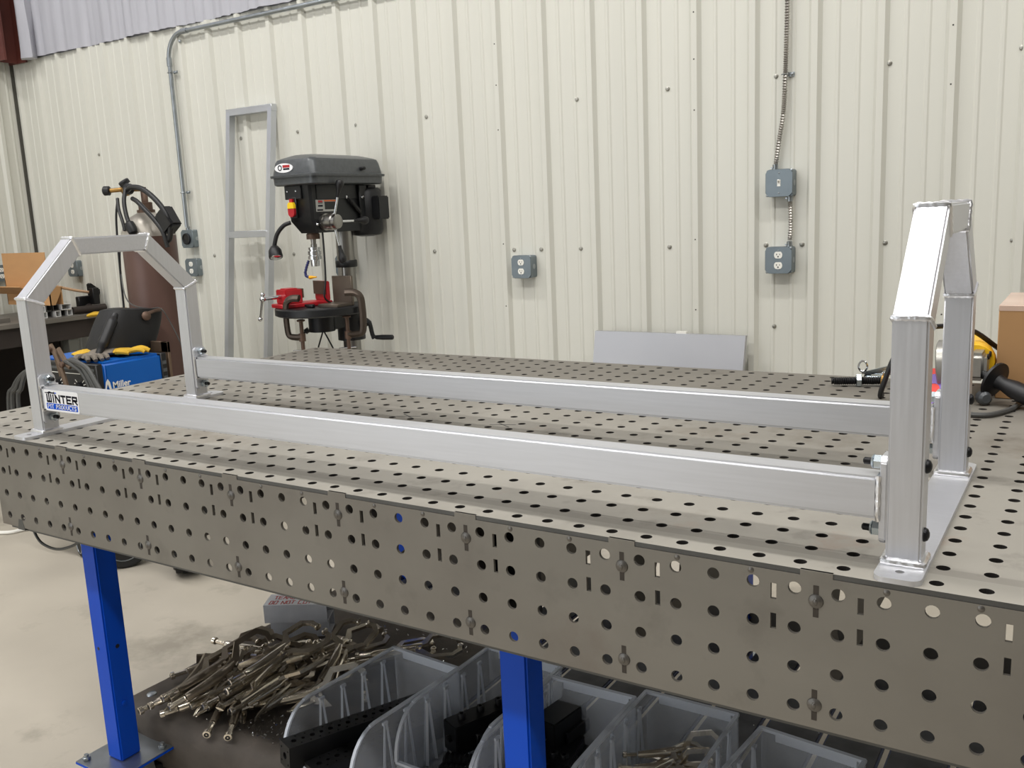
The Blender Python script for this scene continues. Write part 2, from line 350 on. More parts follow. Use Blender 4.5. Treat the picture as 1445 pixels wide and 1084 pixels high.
# red primer column and a loose fold of facing in the far corner, above the liner
g = G(); g.box(-158, -150.5, 92.8, 93.3, ZT - .8, ZC); g.box(-154.6, -154.1, 93.3, 98, ZT - .8, ZC); g.box(-158, -150.5, 98, 98.5, ZT - .8, ZC); struct('trim_2', g, m_rust)
g = G(); g.loft([[(-150.2, 96.8, z), (-147.6 + .5 * math.sin(z * .3), 95.4, z), (-145.4 + .4 * math.sin(z * .23), 96.6, z), (-146, 98.4, z), (-149, 98.6, z)] for z in range(59, 170, 6)]); g.b.transform(Matrix.Identity(4)); struct('trim_3', g, m_insul, 60)
# ------------------------------------------------------------------ fixture table
TX0, TX1, TY1 = -13.2, 99.0, 50.1
tb = thing('welding_table', 'long perforated steel welding table on bright blue legs, in the foreground', 'workbench', (43, 25, FL))
g = G(); th = .25; n = 16
def cell(g, x, y, x0, x1, y0, y1, r=.315):
    """a square of plate with a round hole through it"""
    A = []; C_ = []
    for i in range(n):
        a = 2 * math.pi * (i + .5) / n; c, s_ = math.cos(a), math.sin(a)
        C_.append((x + r * c, y + r * s_))
    order = [(x1, y), (x1, y1), (x, y1), (x0, y1), (x0, y), (x0, y0), (x, y0), (x1, y0)]
    v = []
    B = [(x1, y0 + (y - y0) * .6 + .0), ]
    q = n // 4
    sq = []
    cs = [(x1, y1), (x0, y1), (x0, y0), (x1, y0)]
    for k in range(4):
        a_, b_ = cs[k - 1], cs[k]
        for i in range(q):
            t = (i + .5) / q
            sq.append((a_[0] + (b_[0] - a_[0]) * t, a_[1] + (b_[1] - a_[1]) * t))
    # ring of quads between the outline and the hole; corners are closed with triangles
    off = q // 2
    vt = [g.b.verts.new((p[0], p[1], 0)) for p in sq]; ct = [g.b.verts.new((p[0], p[1], 0)) for p in C_]; cb = [g.b.verts.new((p[0], p[1], -th)) for p in C_]
    kv = [g.b.verts.new((p[0], p[1], 0)) for p in cs]
    for i in range(n):
        j = (i + 1) % n; si, sj = (i + off) % n, (j + off) % n
        if sj % q == 0 and sj // q in (0, 1, 2, 3):
            k = (sj // q - 1) % 4
            g.b.faces.new((vt[si], kv[k], vt[sj], ct[j], ct[i]))
        else: g.b.faces.new((vt[si], vt[sj], ct[j], ct[i]))
        g.b.faces.new((ct[i], ct[j], cb[j], cb[i]))
xs = [2 * i for i in range(-6, 50)]; ys = [.95 + 2 * j for j in range(25)]
xb = [TX0] + [x + 1 for x in xs[:-1]] + [TX1 + .6]; yb = [.04] + [y + 1 for y in ys[:-1]] + [TY1]
for i, x in enumerate(xs):
    for j, y in enumerate(ys): cell(g, x, y, xb[i], xb[i + 1], yb[j], yb[j + 1])
bmesh.ops.remove_doubles(g.b, verts=g.b.verts, dist=1e-3)
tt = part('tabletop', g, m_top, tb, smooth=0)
tt.data.materials.append(pm('hole_oxide_shade', (44, 41, 39), .6, .2, .2, 30))  # hole walls near black: cut-edge oxide, with their shade painted in
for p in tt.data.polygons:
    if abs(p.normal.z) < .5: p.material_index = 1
g = G()
for a, b_, c, d in ((xb[0], xb[-1], .04, .05), (xb[0], xb[-1], TY1 - .01, TY1), (xb[0], xb[0] + .01, .04, TY1), (xb[-1] - .01, xb[-1], .04, TY1)): g.box(a, b_, c, d, -th, -.002)
part('top_edge', g, m_edge, tb)
g = G()
for x, y in ((27.1, 19.8), (36.7, 20.1)):
    for a in (20, -32): g.box(-1.1, 1.1, -.06, .06, .002, .01, M=Matrix.Translation((x, y, 0)) @ Matrix.Rotation(R(a), 4, 'Z'))
part('marker_cross', g, m_black, tb, kind='stuff')
# front panel with four rows of holes, slots and tabs that rise flush with the top
PX0, PX1 = -3.3, 99.6
tabs = [7 + 10 * k for k in range(10)]
out = [(PX0, -7.95)]
for X in tabs:                # the bottom edge is notched between the rib feet
    out += [(X + 1.6 - 2.4, -7.95), (X - .75 + 2.4, -7.95)]
out += [(PX1, -7.95), (PX1, -.27)]
for X in reversed(tabs): out += [(X + .75, -.27), (X + .75, 0), (X - .75, 0), (X - .75, -.27)]
out += [(PX0, -.27)]
hs = [circ(2 * i, -.98 - 2 * k, .315, 16) for i in range(-1, 50) for k in range(4)]
for X in tabs + [-3]:
    for d in (-2, 2):
        if PX0 + .5 < X + d < PX1 - .5:
            hs += [rect(X + d - .14, X + d + .14, -1.73, -.93), rect(X + d - .14, X + d + .14, -3.25, -2.45)]
part('front_panel', plate_holes(out, hs, (0, .095, 0), (1, 0, 0), (0, 0, 1), (0, -1, 0), .19), m_front, tb, smooth=0)
g = G(); g.box(PX0 + 1, PX1, .19, .45, -8.2, -7.7); part('bottom_flange', g, m_edge, tb)
def plug(X, z):
    g = G(); g.lathe([(.36, 0), (.34, .05), (.25, .10), (.02, .135)], (X, .0, z), (0, -1, 0), 14); g.ball((X, -.11, z), .15, (.8, .4, 1.2), 8); return g
p0 = part('weld_plug', plug(7, -1.46), m_weld, tb)
g = G(); g.box(7 - .13, 7 + .13, -.012, .05, -2.26, -.68); q0 = part('tab_end', g, pm('tab_scale', (62, 56, 50), .6, .3, .25, 30), tb)
for k, X in enumerate(tabs):
    if k: again(p0, tb, (X - 7, 0, 0)); again(q0, tb, (X - 7, 0, 0))
    again(q0, tb, (X - 7, 0, -5.27))
    again(p0, tb, (X - 7, 0, -5.27))
g = G(); g.lathe([(.16, 0), (.12, .03), (.02, .05)], (0, 0, -.5), (0, -1, 0), 10); d0 = part('tack_weld', g, m_weld, tb)
for X in tabs:
    for d in (-3.1, 3.1): again(d0, tb, (X + d, 0, .05))
bpy.data.objects.remove(d0)
for nm, y in (('rear_panel', TY1 - .3),):
    hs2 = [circ(2 * i, -.98 - 2 * k, .315, 10) for i in range(-1, 49) for k in range(4)]
    part(nm, plate_holes(rect(PX0, PX1, -7.95, -.27), hs2, (0, y, 0), (1, 0, 0), (0, 0, 1), (0, -1, 0), .19), m_front, tb, smooth=0)
for X in tabs:
    hs2 = [circ(6 + 7.6 * k, -4, 2.1, 16) for k in range(6)]
    part('cross_rib', plate_holes(rect(.25, TY1 - .5, -7.7, -.27), hs2, (X, 0, 0), (0, 1, 0), (0, 0, 1), (1, 0, 0), .19), m_rib, tb, smooth=0)
part('end_panel', plate_holes(rect(.25, TY1 - .5, -7.95, -.27), [circ(2 + 2 * j, -.98 - 2 * k, .315, 10) for j in range(23) for k in range(4)], (PX0 + .1, 0, 0), (0, 1, 0), (0, 0, 1), (1, 0, 0), .19), m_front, tb, smooth=0)
SH = -28.0
def leg(x0, y0):
    g = G(); g.box(x0, x0 + 2, y0, y0 + 2, -30, -7.6, .14, 2); l = part('leg', g, m_blue, tb)
    g = G(); g.box(x0 - .1, x0 + 2.1, y0 - .1, y0 + 2.1, -7.6, -.3, .08); part('leg_bracket', g, m_bolt, l)
    g = G(); g.box(x0 - 2, x0 + 4, y0 - 2, y0 + 4, -30.28, -30.05, .05); part('foot_plate', g, m_blue, l)
    g = G(); g.box(x0 - 1.97, x0 + 3.97, y0 - 1.97, y0 + 3.97, -30.04, -29.98, .02); part('caster_plate', g, m_galv, l)
    for a in (-1.3, 3.3):
        for b_ in (-1.3, 3.3):
            g = G(); g.hexn((x0 + a, y0 + b_, -29.98), (0, 0, 1), .36, .3); g.cyl((x0 + a, y0 + b_, -29.7), (x0 + a, y0 + b_, -29.45), .2, n=10); part('plate_bolt', g, m_galv, l)
    g = G(); c = (x0 + 1, y0 + 1); g.cyl((c[0], c[1], -30.3), (c[0], c[1], -31.1), 1.9, n=18)
    for s_ in (-1, 1): g.prism([(-1.8, -31), (1.8, -31), (2.4, -35.8), (1.1, -36.2)], (c[0] + s_ * 1.25, c[1], 0), (0, 1, 0), (0, 0, 1), (.16 * s_, 0, 0))
    part('caster_fork', g, m_galv, l)
    g = G(); g.lathe([(1.6, -1), (2.9, -1), (3, -.8), (3, .8), (2.9, 1), (1.6, 1)], (c[0], c[1] + 1.7, -35), (1, 0, 0), 28); part('caster_wheel', g, m_rub, l)
    g = G()
    g.cyl((x0 + .7, y0 - .012, -19.3), (x0 + .7, y0 + .1, -19.3), .16, n=10); part('bolt_hole', g, m_black, l)
    g = G(); g.cyl((x0 + 2.012, y0 + 1, -19.2), (x0 + 1.9, y0 + 1, -19.2), .2, n=10); part('bolt_hole', g, m_black, l)
    g = G(); g.hexn((x0 + 2, y0 + .9, -24.6), (1, 0, 0), .24, .16); part('leg_bolt', g, m_blue, l)
for lx in (3.6, 47.1, 91): leg(lx, 2.6); leg(lx, 44.5)
g = G(); g.box(5.6, 91, 45.2, 46.7, -26.9, -23.0, .1); part('stretcher', g, m_rib, tb)
# lower shelf: slats running front to back, each with a dusty rubber strip
SY0, SY1 = 7.6, 48.0
g = G(); g.box(-.1, 96, SY0, SY0 + .5, SH - 1.2, SH - .32); g.box(-.1, 96, SY1 - .5, SY1, SH - 1.2, SH - .32)
g.box(-.1, .3, SY0, SY1, SH - 1.2, SH - .3); part('shelf_rail', g, m_blue, tb)
sx = [i * 5.0 for i in range(20)]
sl = None
for i, x in enumerate(sx):
    X = -.1 + x
    if sl is None:
        g = G(); g.box(X, X + 4.55, SY0, SY1, SH - .32, SH - .1); sl = part('shelf_slat', g, m_slat, tb)
        g = G(); g.box(X + .18, X + 4.37, SY0 + .03, SY1 - .1, SH - .1, SH); ss = part('rubber_strip', g, m_strip, sl)
    else:
        a = again(sl, tb, (x, 0, 0)); ch = ss.copy(); COL.objects.link(ch); ch.parent = a; ORG[ch.name] = ORG[tb.name]
# ------------------------------------------------------------------ aluminium stand on the table
sd = thing('pit_stand', 'silver aluminium stand of two welded arches joined by two long rails', 'stand', (36, 10.6, 0))
YC = 10.65
def arch(X0, s):
    """arch in the y-z plane; X0 is the left face of its 1.55 in tube; s = +1 when the rails are on its +x side"""
    X1 = X0 + 1.55; w_ = 1.5
    O = [(-8.75, .25), (-8.75, 11.75), (-3.9, 16.55), (3.9, 16.55), (8.75, 11.75), (8.75, .25)]
    I = [(-7.25, .25), (-7.25, 11.13), (-3.28, 15.05), (3.28, 15.05), (7.25, 11.13), (7.25, .25)]
    nm = ['arch_post', 'arch_brace', 'arch_top', 'arch_brace', 'arch_post']
    for k in range(5):
        poly = [O[k], O[k + 1], I[k + 1], I[k]]
        t = G(); t.prism([(YC + a, b_) for a, b_ in poly], (X0, 0, 0), (0, 1, 0), (0, 0, 1), (1.55, 0, 0))
        bmesh.ops.bevel(t.b, geom=list(t.b.edges), offset=.11, segments=3, affect='EDGES')
        part(nm[k], t, m_alup if k in (0, 4) else (m_alu if k == 2 else m_alup), sd)
    for k in (1, 2, 3, 4):       # a weld bead round each mitre
        a, b_ = O[k], I[k]; e = -.03
        t = G(); P = [(X0 - e, YC + a[0] * .997, a[1] - .03), (X1 + e, YC + a[0] * .997, a[1] - .03), (X1 + e, YC + b_[0], b_[1]), (X0 - e, YC + b_[0], b_[1])]
        Q = []
        for i in range(4):
            p, q = Vector(P[i]), Vector(P[(i + 1) % 4])
            for j in range(8): Q.append(p.lerp(q, j / 8))
        t.tube(Q, [.13, .165] * 16, 7, 1, closed=True); part('weld_bead', t, m_bead, sd)
    # base plate with rounded ends and a bolt hole at each end
    bx0, bx1 = X0 - .2, X0 + 1.85; y0, y1 = .05, 21.3; r = .5
    cs = [(bx1 - r, y1 - r, 0), (bx0 + r, y1 - r, 90), (bx0 + r, y0 + r, 180), (bx1 - r, y0 + r, 270)]
    poly = [(cx + r * math.cos(R(a + t)), cy + r * math.sin(R(a + t))) for cx, cy, a in cs for t in (0, 22, 45, 68, 90)]
    holes = [circ((bx0 + bx1) / 2, 1.0, .2, 12), circ((bx0 + bx1) / 2, y1 - 1.0, .2, 12)]
    part('base_plate', plate_holes(poly, holes, (0, 0, .125), (1, 0, 0), (0, 1, 0), (0, 0, 1), .25), m_alu, sd)
    for yc in (YC - 8.0, YC + 8.0):   # fillet where the post meets the plate
        t = G(); P = [(X0 - .06, yc - .82), (X1 + .06, yc - .82), (X1 + .06, yc + .82), (X0 - .06, yc + .82)]; Q = []
        for i in range(4):
            for j in range(8): p = Vector(P[i]).lerp(Vector(P[(i + 1) % 4]), j / 8); Q.append((p.x, p.y, .33))
        t.tube(Q, [.17, .2] * 16, 8, 1, closed=True); part('weld_bead', t, m_bead, sd)
    for yc in (YC - 8.0, YC + 8.0):   # bracket flange, two bolts, nuts
        fx = X1 if s > 0 else X0 - .32
        pf = [(-.72, 1.3), (-.5, 1.08), (.5, 1.08), (.72, 1.3), (.72, 5.0), (.5, 5.28), (-.5, 5.28), (-.72, 5.0)]
        t = G(); t.prism([(yc + a, b_) for a, b_ in pf], (fx, 0, 0), (0, 1, 0), (0, 0, 1), (.32, 0, 0))
        bmesh.ops.bevel(t.b, geom=list(t.b.edges), offset=.05, segments=2, affect='EDGES'); br = part('bracket_flange', t, m_alu, sd)
        for z in (1.6, 4.85):
            xo = fx + (.32 if s > 0 else 0); d = Vector((s, 0, 0))
            t = G(); t.hexn((xo, yc, z), d, .36, .42); t.lathe([(.36, .40), (.27, .5)], (xo, yc, z), d, 14); part('lock_nut', t, m_zinc, sd)
            t = G(); t.cyl((xo, yc, z), Vector((xo, yc, z)) + d * .82, .17, n=12); t.lathe([(.17, .82), (.1, .88)], (xo, yc, z), d, 12); part('bolt_end', t, m_bolt, sd)
            xb_ = X0 if s > 0 else X1
            t = G(); t.lathe([(.33, 0), (.33, .06), (.27, .17), (.12, .24)], (xb_, yc, z), -d, 16); part('bolt_head', t, m_bolt, sd)
arch(.18, 1); arch(69.62, -1)
RX0, RX1 = 2.08, 69.27
def rail(y0):
    g = G(); g.box(RX0, RX1, y0, y0 + 1.5, 2.25, 4.3, .16, 3); r = part('rail', g, m_alu, sd)
    for x in (RX0 + .02, RX1 - .02):
        P = [(y0 - .02, 2.23), (y0 + 1.52, 2.23), (y0 + 1.52, 4.32), (y0 - .02, 4.32)]; Q = []
        for i in range(4):
            for j in range(7): p = Vector(P[i]).lerp(Vector(P[(i + 1) % 4]), j / 7); Q.append((x, p.x, p.y))
        t = G(); t.tube(Q, [.10, .13] * 14, 7, 1, closed=True); part('weld_bead', t, m_bead, sd)
    return r
rf = rail(YC - 8.75); rb = rail(YC + 7.25)
# sticker on the front rail
yf = YC - 8.75 - .008
m_dec = pm('decal_white', (245, 245, 247), .35, 0, .01); m_ink = pm('decal_ink', (12, 10, 28), .6, 0, .05, spec=.15); m_dblue = pm('decal_blue', (0, 82, 205), .6, 0, .03, spec=.15)
x0, x1, z0, z1 = 2.5, 7.35, 2.33, 4.12
def rrect(x0, x1, z0, z1, r): return [(cx + r * math.cos(R(a + t)), cz + r * math.sin(R(a + t))) for cx, cz, a in ((x1 - r, z1 - r, 0), (x0 + r, z1 - r, 90), (x0 + r, z0 + r, 180), (x1 - r, z0 + r, 270)) for t in (0, 30, 60, 90)]
g = G(); g.prism(rrect(x0, x1, z0, z1, .22), (0, yf, 0), (1, 0, 0), (0, 0, 1), (0, -.012, 0)); sk = part('sticker', g, m_dec, sd, 'white sticker with dark and blue lettering')
g = G(); g.prism(rrect(x0 + .27, x1 - .22, z0 + .16, z0 + .66, .08), (0, yf - .012, 0), (1, 0, 0), (0, 0, 1), (0, -.008, 0)); part('sticker_band', g, m_dblue, sk)
g = G(); letters(g, 'PIT PRODUCTS', (x0 + .45, yf - .02, z0 + .26), (1, 0, 0), (0, 0, 1), (0, -1, 0), .3, .25, .115, .075, .006); part('sticker_lettering', g, m_dec, sk)
g = G(); letters(g, 'WINTER', (x0 + .45, yf - .012, z0 + .8), (1, 0, 0), (0, 0, 1), (0, -1, 0), .56, .56, .24, .165, .008)
g.prism([(-.26, 0), (1.0, 0), (1.05, -.05), (1.12, -.05), (1.12, .17), (1.05, .17), (1.0, .12), (.62, .12), (.58, .17), (.3, .17), (.26, .1), (-.26, .07)], (x0 + .45, yf - .012, z0 + .8 + .69), (1, 0, 0), (0, 0, 1), (0, -.008, 0))
part('sticker_lettering', g, m_ink, sk)
g = G(); g.prism([(0, 0), (.2, .03), (.28, .06), (.2, .1), (0, .12)], (x0 + 1.6, yf - .012, z0 + 1.5), (1, 0, 0), (0, 0, 1), (0, -.008, 0)); part('sticker_flame', g, m_dblue, sk)
# ------------------------------------------------------------------ electrical boxes and conduit on the wall
def elbox(x, z, label, face='duplex', y=YB - .02, nrm=(0, -1, 0), u=(1, 0, 0), group=None, conn=None):
    """4 in square box: body 2 in deep, raised cover with notched corners, device"""
    t = thing('wall_switch' if face == 'switch' else 'wall_outlet', label, 'switch' if face == 'switch' else 'outlet', (x, y, z) if nrm[1] else (x, y, z))
    n_, u_ = Vector(nrm), Vector(u); c = Vector((x, y, z)); up = Vector((0, 0, 1))
    g = G(); g.prism(rrect(-1.95, 1.95, -1.95, 1.95, .35), c, u_, up, n_ * 1.9); b = part('box_body', g, m_box, t)
    for s_ in (-1, 1):
        g = G(); q = c + u_ * (1.951 * s_) + n_ * .95
        g.cyl(q - u_ * .03, q + u_ * .02, .45, n=14); part('knockout', g, m_galv, b)
    k = .55; P = [(-2 + k, -2), (2 - k, -2), (2 - k * .6, -2 + k * .6), (2, -2 + k), (2, 2 - k), (2 - k * .6, 2 - k * .6), (2 - k, 2), (-2 + k, 2), (-2 + k * .6, 2 - k * .6), (-2, 2 - k), (-2, -2 + k), (-2 + k * .6, -2 + k * .6)]
    g = G(); g.prism(P, c + n_ * 1.9, u_, up, n_ * .28); bmesh.ops.bevel(g.b, geom=list(g.b.edges), offset=.05, segments=1, affect='EDGES'); cv = part('cover_plate', g, m_box, t)
    o = c + n_ * 2.18
    for s_ in (-1, 1):
        g = G(); g.lathe([(.11, 0), (.1, .05), (.03, .08)], o + up * (1.45 * s_), n_, 10); part('cover_screw', g, m_galv, cv)
        g = G(); g.lathe([(.2, 0), (.2, .1), (.1, .14)], c + n_ * 1.88 + u_ * (1.78 * s_) - up * (1.78 * s_) * -1, n_, 10); part('corner_screw', g, m_galv, t)
    if face == 'duplex':
        for s_ in (-1, 1):
            q = o + up * (.78 * s_)
            P = [(.62 * math.cos(a) , max(-.5, min(.5, .62 * math.sin(a)))) for a in [2 * math.pi * i / 24 for i in range(24)]]
            g = G(); g.prism(P, q, u_, up, n_ * .07); rc = part('receptacle', g, m_white, t)
            g = G(); g.box(-.29, -.21, -.02, .02, -.02, .2); g.box(-.29, -.12, -.02, .02, .07, .13); g.box(.2, .27, -.02, .02, -.02, .2)
            g.cyl((0, -.02, -.24), (0, .02, -.24), .11, n=10)
            Mx = Matrix((u_, -n_, up)).transposed().to_4x4(); Mx.translation = q + n_ * .072; bmesh.ops.transform(g.b, matrix=Mx, verts=g.b.verts); part('slot', g, m_black, rc, kind='stuff')
    elif face == 'switch':
        g = G(); g.prism(rect(-.24, .24, -.48, .48), o, u_, up, n_ * .05); sw = part('switch_frame', g, m_white, t)
        g = G(); g.prism([(-.16, -.05), (.1, .02), (.42, .38), (.34, .5), (-.0, .3)], o - u_ * .12, n_, up, u_ * .24); part('toggle', g, m_white, sw)
    else:
        g = G(); g.lathe([(1.25, 0), (1.25, .35), (1.1, .42), (1.0, .2), (.9, .2)], o, n_, 24); part('round_receptacle', g, m_black, t)
    if conn:
        for dx, s_ in conn:
            q = c + u_ * dx + up * (1.95 * s_) + n_ * .95
            g = G(); g.lathe([(.5, 0), (.5, .18), (.38, .2), (.42, .75), (.36, .8)], q, up * s_, 14); g.box(q.x - .62, q.x - .36, q.y - .2, q.y + .2, q.z + s_ * .3 - .1, q.z + s_ * .3 + .1); part('cable_connector', g, m_galv, t)
    return t
elbox(-8.9, 7.5, 'grey outlet box alone on the open wall between drill press and leaning plate')
elbox(36.3, 19.5, 'grey light switch box high on the wall, above an outlet box', 'switch', conn=[(-.9, 1), (1.3, -1)])
elbox(36.3, 8.2, 'grey outlet box on the wall directly under the light switch', conn=[(1.3, 1)])
elbox(-50.6, 8.0, 'grey outlet box half hidden behind the drill press column')
elbox(-96.6, 14.3, 'grey box with black round socket, at the foot of the steel conduit', 'round', conn=[(-.8, 1)])
elbox(-96.2, 7.9, 'grey outlet box right below the round black socket, beside the gas cylinder')
elbox(-141.3, 7.9, 'grey outlet box seen through the arch near the room corner')
elbox(-158 + .02, 7.6, 'grey outlet box at the picture edge on the side wall', 'duplex', y=87.5, nrm=(1, 0, 0), u=(0, 1, 0))
# rigid conduit: up from the round socket, elbow, then along the liner top
g = G(); yc = YB - 1.25
P = [(-97.4, yc, 16.6), (-97.4, yc, 53.2)] ; g.tube([(-97.4, yc, 16.8 + i * 3.6) for i in range(11)], .46, 12, 1)
cd = thing('steel_conduit', 'shiny steel conduit rising up the wall and bending along the liner top', 'conduit', (-97.4, yc, 16.6))
part('vertical_run', g, m_galv, cd)
g = G(); g.tube([(-97.4 + 5.2 - 5.2 * math.cos(R(a)), yc, 52.9 + 5.2 * math.sin(R(a))) for a in range(0, 91, 6)], .46, 12, 1); part('elbow', g, m_galv, cd)
g = G(); g.tube([(-92.2 + i * 12, yc, 58.1) for i in range(18)], .46, 12, 1); part('horizontal_run', g, m_galv, cd)
for x, z in ((-97.4, 52.4), (-91.5, 58.1)):
    g = G()
    if z < 55: g.cyl((x, yc, z - .9), (x, yc, z + .9), .58, n=12)
    else: g.cyl((x - .9, yc, z), (x + .9, yc, z), .58, n=12)
    part('coupling', g, m_galv, cd)
for z in (50.2, 24.5):
    g = G(); g.tube([(-98.1, yc + .9, z), (-98.0, yc - .2, z), (-97.4, yc - .55, z), (-96.85, yc - .2, z), (-96.8, yc + .9, z)], .12, 6, 3); g.box(-96.9, -95.6, YB - .85, YB - .75, z - .3, z + .3)
    g.ball((-96, YB - .95, z), .28); part('pipe_strap', g, m_galv, cd)
g = G(); g.ball((-93.7, YB - .9, 56.3), .35); part('pipe_strap', g, m_galv, cd)
# corrugated flexible cable
m_flex = pm('armoured_cable', (168, 164, 158), .35, .85, .15, 20)
def flex(pts, label, loc):
    P = [Vector(p) for p in pts]; Q = []
    for i in range(len(P) - 1):
        a, b_, c, d = P[max(i - 1, 0)], P[i], P[i + 1], P[min(i + 2, len(P) - 1)]
        m_ = max(3, int((c - b_).length / .17))
        for j in range(m_):
            t = j / m_; Q.append(0.5 * ((2 * b_) + (c - a) * t + (2 * a - 5 * b_ + 4 * c - d) * t * t + (3 * b_ - a - 3 * c + d) * t ** 3))
    g = G(); g.tube(Q, [.38, .26] * (len(Q) // 2), 8, 1)
    rad = [.37, .37, .25, .25]
    return solo('flexible_cable', g, m_flex, label, 'cable', loc)
yf2 = YB - .95
flex([(37.2, yf2, 75), (37.0, yf2, 58), (36.95, yf2, 45), (36.75, yf2, 35), (36.5, yf2, 29.5), (35.9, yf2, 25.5), (35.45, yf2, 22.2)], 'armoured flexible cable dropping from the ceiling to the light switch box', (36, yf2, 22.2))
flex([(37.6, yf2, 16.8), (37.75, yf2, 14), (37.65, yf2, 11)], 'short armoured cable joining the light switch box to the outlet below', (37.6, yf2, 11))
g = G(); g.tube([(36.2, yf2, 34.9), (36.6, yf2 - .42, 34.9), (37.15, yf2, 34.9)], .1, 6, 3); g.box(36.9, 37.9, YB - .3, YB - .1, 34.6, 35.2); g.ball((37.6, YB - .35, 34.9), .3); solo('cable_strap', g, m_galv, 'small strap clipping the armoured cable to the wall above the switch', 'strap', (36.8, YB - .3, 34.9))
# ------------------------------------------------------------------ leaning frame and plate
m_frame = pm('frame_aluminium', (205, 208, 214), .38, .9, .04, 10)
t = thing('leaning_frame', 'tall narrow aluminium ladder-like frame leaning on the wall behind the drill press', 'frame', (-73.6, 90, FL))
def lean(x, z): return Vector((x, 98.1 - (40.3 - z) * .115, z))
for xa, xb_ in ((-79.4, -81.1), (-67.1, -69.4)):
    a, b_ = lean(xa, 40.2), lean(xb_, FL + .05); g = G(); d = (b_ - a).normalized(); u = Vector((1, 0, 0)); v = d.cross(u).normalized()
    g.loft([[p + u * i * .55 + v * j * .75 for i, j in ((-1, -1), (1, -1), (1, 1), (-1, 1))] for p in (a, b_)]); part('side_rail', g, m_frame, t)
for z, xa, xb_ in ((40.0, -80.0, -66.5), (14.9, -79.8, -68.0)):
    c = lean(0, z); g = G(); g.box(xa, xb_, c.y - .75, c.y + .75, z - .7, z + .7, .06); part('cross_bar', g, m_frame, t)
g = G(); a = [lean(6.2, -3.2), lean(32.0, -3.2)]
t2 = []
y0, y1 = 96.3, 90.5
for z, y in ((-3.2, y0), (FL + .02, y1)): t2.append((z, y))
g.loft([[(x, y, z), (x, y + .5, z)] for x, y, z in ()] or [[(5.9, y0, -3.2), (31.7, y0, -3.2), (31.7, y0 + .9, -3.2), (5.9, y0 + .9, -3.2)], [(5.0, y1, FL), (30.8, y1, FL), (30.8, y1 + .9, FL), (5.0, y1 + .9, FL)]])
solo('aluminium_plate', g, pm('sheet_aluminium', (190, 190, 194), .42, .85, .05, 3, rvar=.08), 'flat grey aluminium plate leaning on the wall behind the table', 'plate', (18, 92, FL))
g = G(); g.box(20.3, 22.0, 96.5, 97.1, -3.2, -2.86); solo('paper_scrap', g, m_white, 'tiny white scrap lying on the top edge of the leaning plate', 'paper', (21, 96.8, -3.2))
# ------------------------------------------------------------------ drill press
dp = thing('drill_press', 'tall black and grey floor drill press by the wall', 'drill press', (-43.3, 88, FL))
m_dgrey = pm('hammer_grey', (82, 85, 87), .36, .25, .12, 60, bump=.06, bscale=160)
m_dblk = pm('machine_black', (26, 27, 29), .4, .1, .15, 20, bump=.05, bscale=140)
m_chr = pm('chrome', (216, 218, 220), .12, 1, .03, 10)
m_steel = pm('ground_steel', (150, 148, 144), .28, 1, .06, 16, stretch=(14, 14, .4))
m_brn = pm('rusty_steel', (104, 84, 72), .5, .6, .25, 14)
m_red = pm('vise_red', (178, 28, 38), .4, 0, .1, 8); m_iron = pm('brown_iron', (82, 72, 64), .42, .7, .2, 10); m_yel = pm('yellow_plastic', (248, 206, 30), .4, 0, .04)
CX, SYp, CYp = -43.3, 82.3, 90.5
X0, X1, Y0, Y1 = -48.5, -38.1, 78.3, 97.0
def slab(z, dx, dy, r=1.2):
    a0, a1, b0, b1 = X0 - dx, X1 + dx, Y0 - dy, Y1 + dy
    return [Vector((cx + r * math.cos(R(a + t_)), cy + r * math.sin(R(a + t_)), z)) for cx, cy, a in ((a1 - r, b1 - r, 0), (a0 + r, b1 - r, 90), (a0 + r, b0 + r, 180), (a1 - r, b0 + r, 270)) for t_ in (0, 30, 60, 90)]
g = G(); g.loft([slab(23.3, -.25, -.25), slab(23.5, 0, 0), slab(24.75, .05, .05)]); part('cover_base', g, m_dgrey, dp)
g = G(); g.loft([slab(24.75, .05, .05), slab(24.7, .4, .4), slab(25.05, .45, .45), slab(25.2, .1, .1)]); part('cover_lip', g, m_dgrey, dp)
g = G(); g.loft([slab(25.15, .08, .05), slab(27.2, -.35, -.25), slab(27.75, -.6, -.5), slab(28.0, -1.1, -1.0), slab(28.55, -3.2, -2.2), slab(28.7, -4.2, -4.5, .6)]); pc = part('pulley_cover', g, m_dgrey, dp)
g = G(); g.tube([(X1 - .1, 90.6, 26.0), (X1 + .35, 90.6, 26.0)], .35, 10, 1); g.ball((X1 + .45, 90.9, 26.1), .42, (.6, 1.4, .8)); part('cover_latch', g, m_black, pc)
# oval badge with a red and dark blue block
g = G(); yb_ = Y0 - .02
g.prism([(2.2 * math.cos(2 * math.pi * i / 28), .8 * math.sin(2 * math.pi * i / 28)) for i in range(28)], (-45.1, Y0 + .1, 26.35), (1, 0, 0), (0, 0, 1), (0, -.14, 0)); bd = part('badge', g, m_dec, pc, 'white oval badge')
g = G(); g.box(-45.3, -43.6, yb_ - .05, yb_ + .02, 26.4, 26.85); bm_ = part('badge_mark', g, m_red, bd)
g = G(); g.box(-45.2, -43.7, yb_ - .05, yb_ + .02, 26.02, 26.3); part('badge_mark', g, m_ink, bd)
g = G(); g.lathe([(.5, 0), (.5, .05), (.33, .05), (.33, 0)], (-46.0, yb_ - .005, 26.4), (0, -1, 0), 18, False); part('badge_ring', g, m_ink, bd)
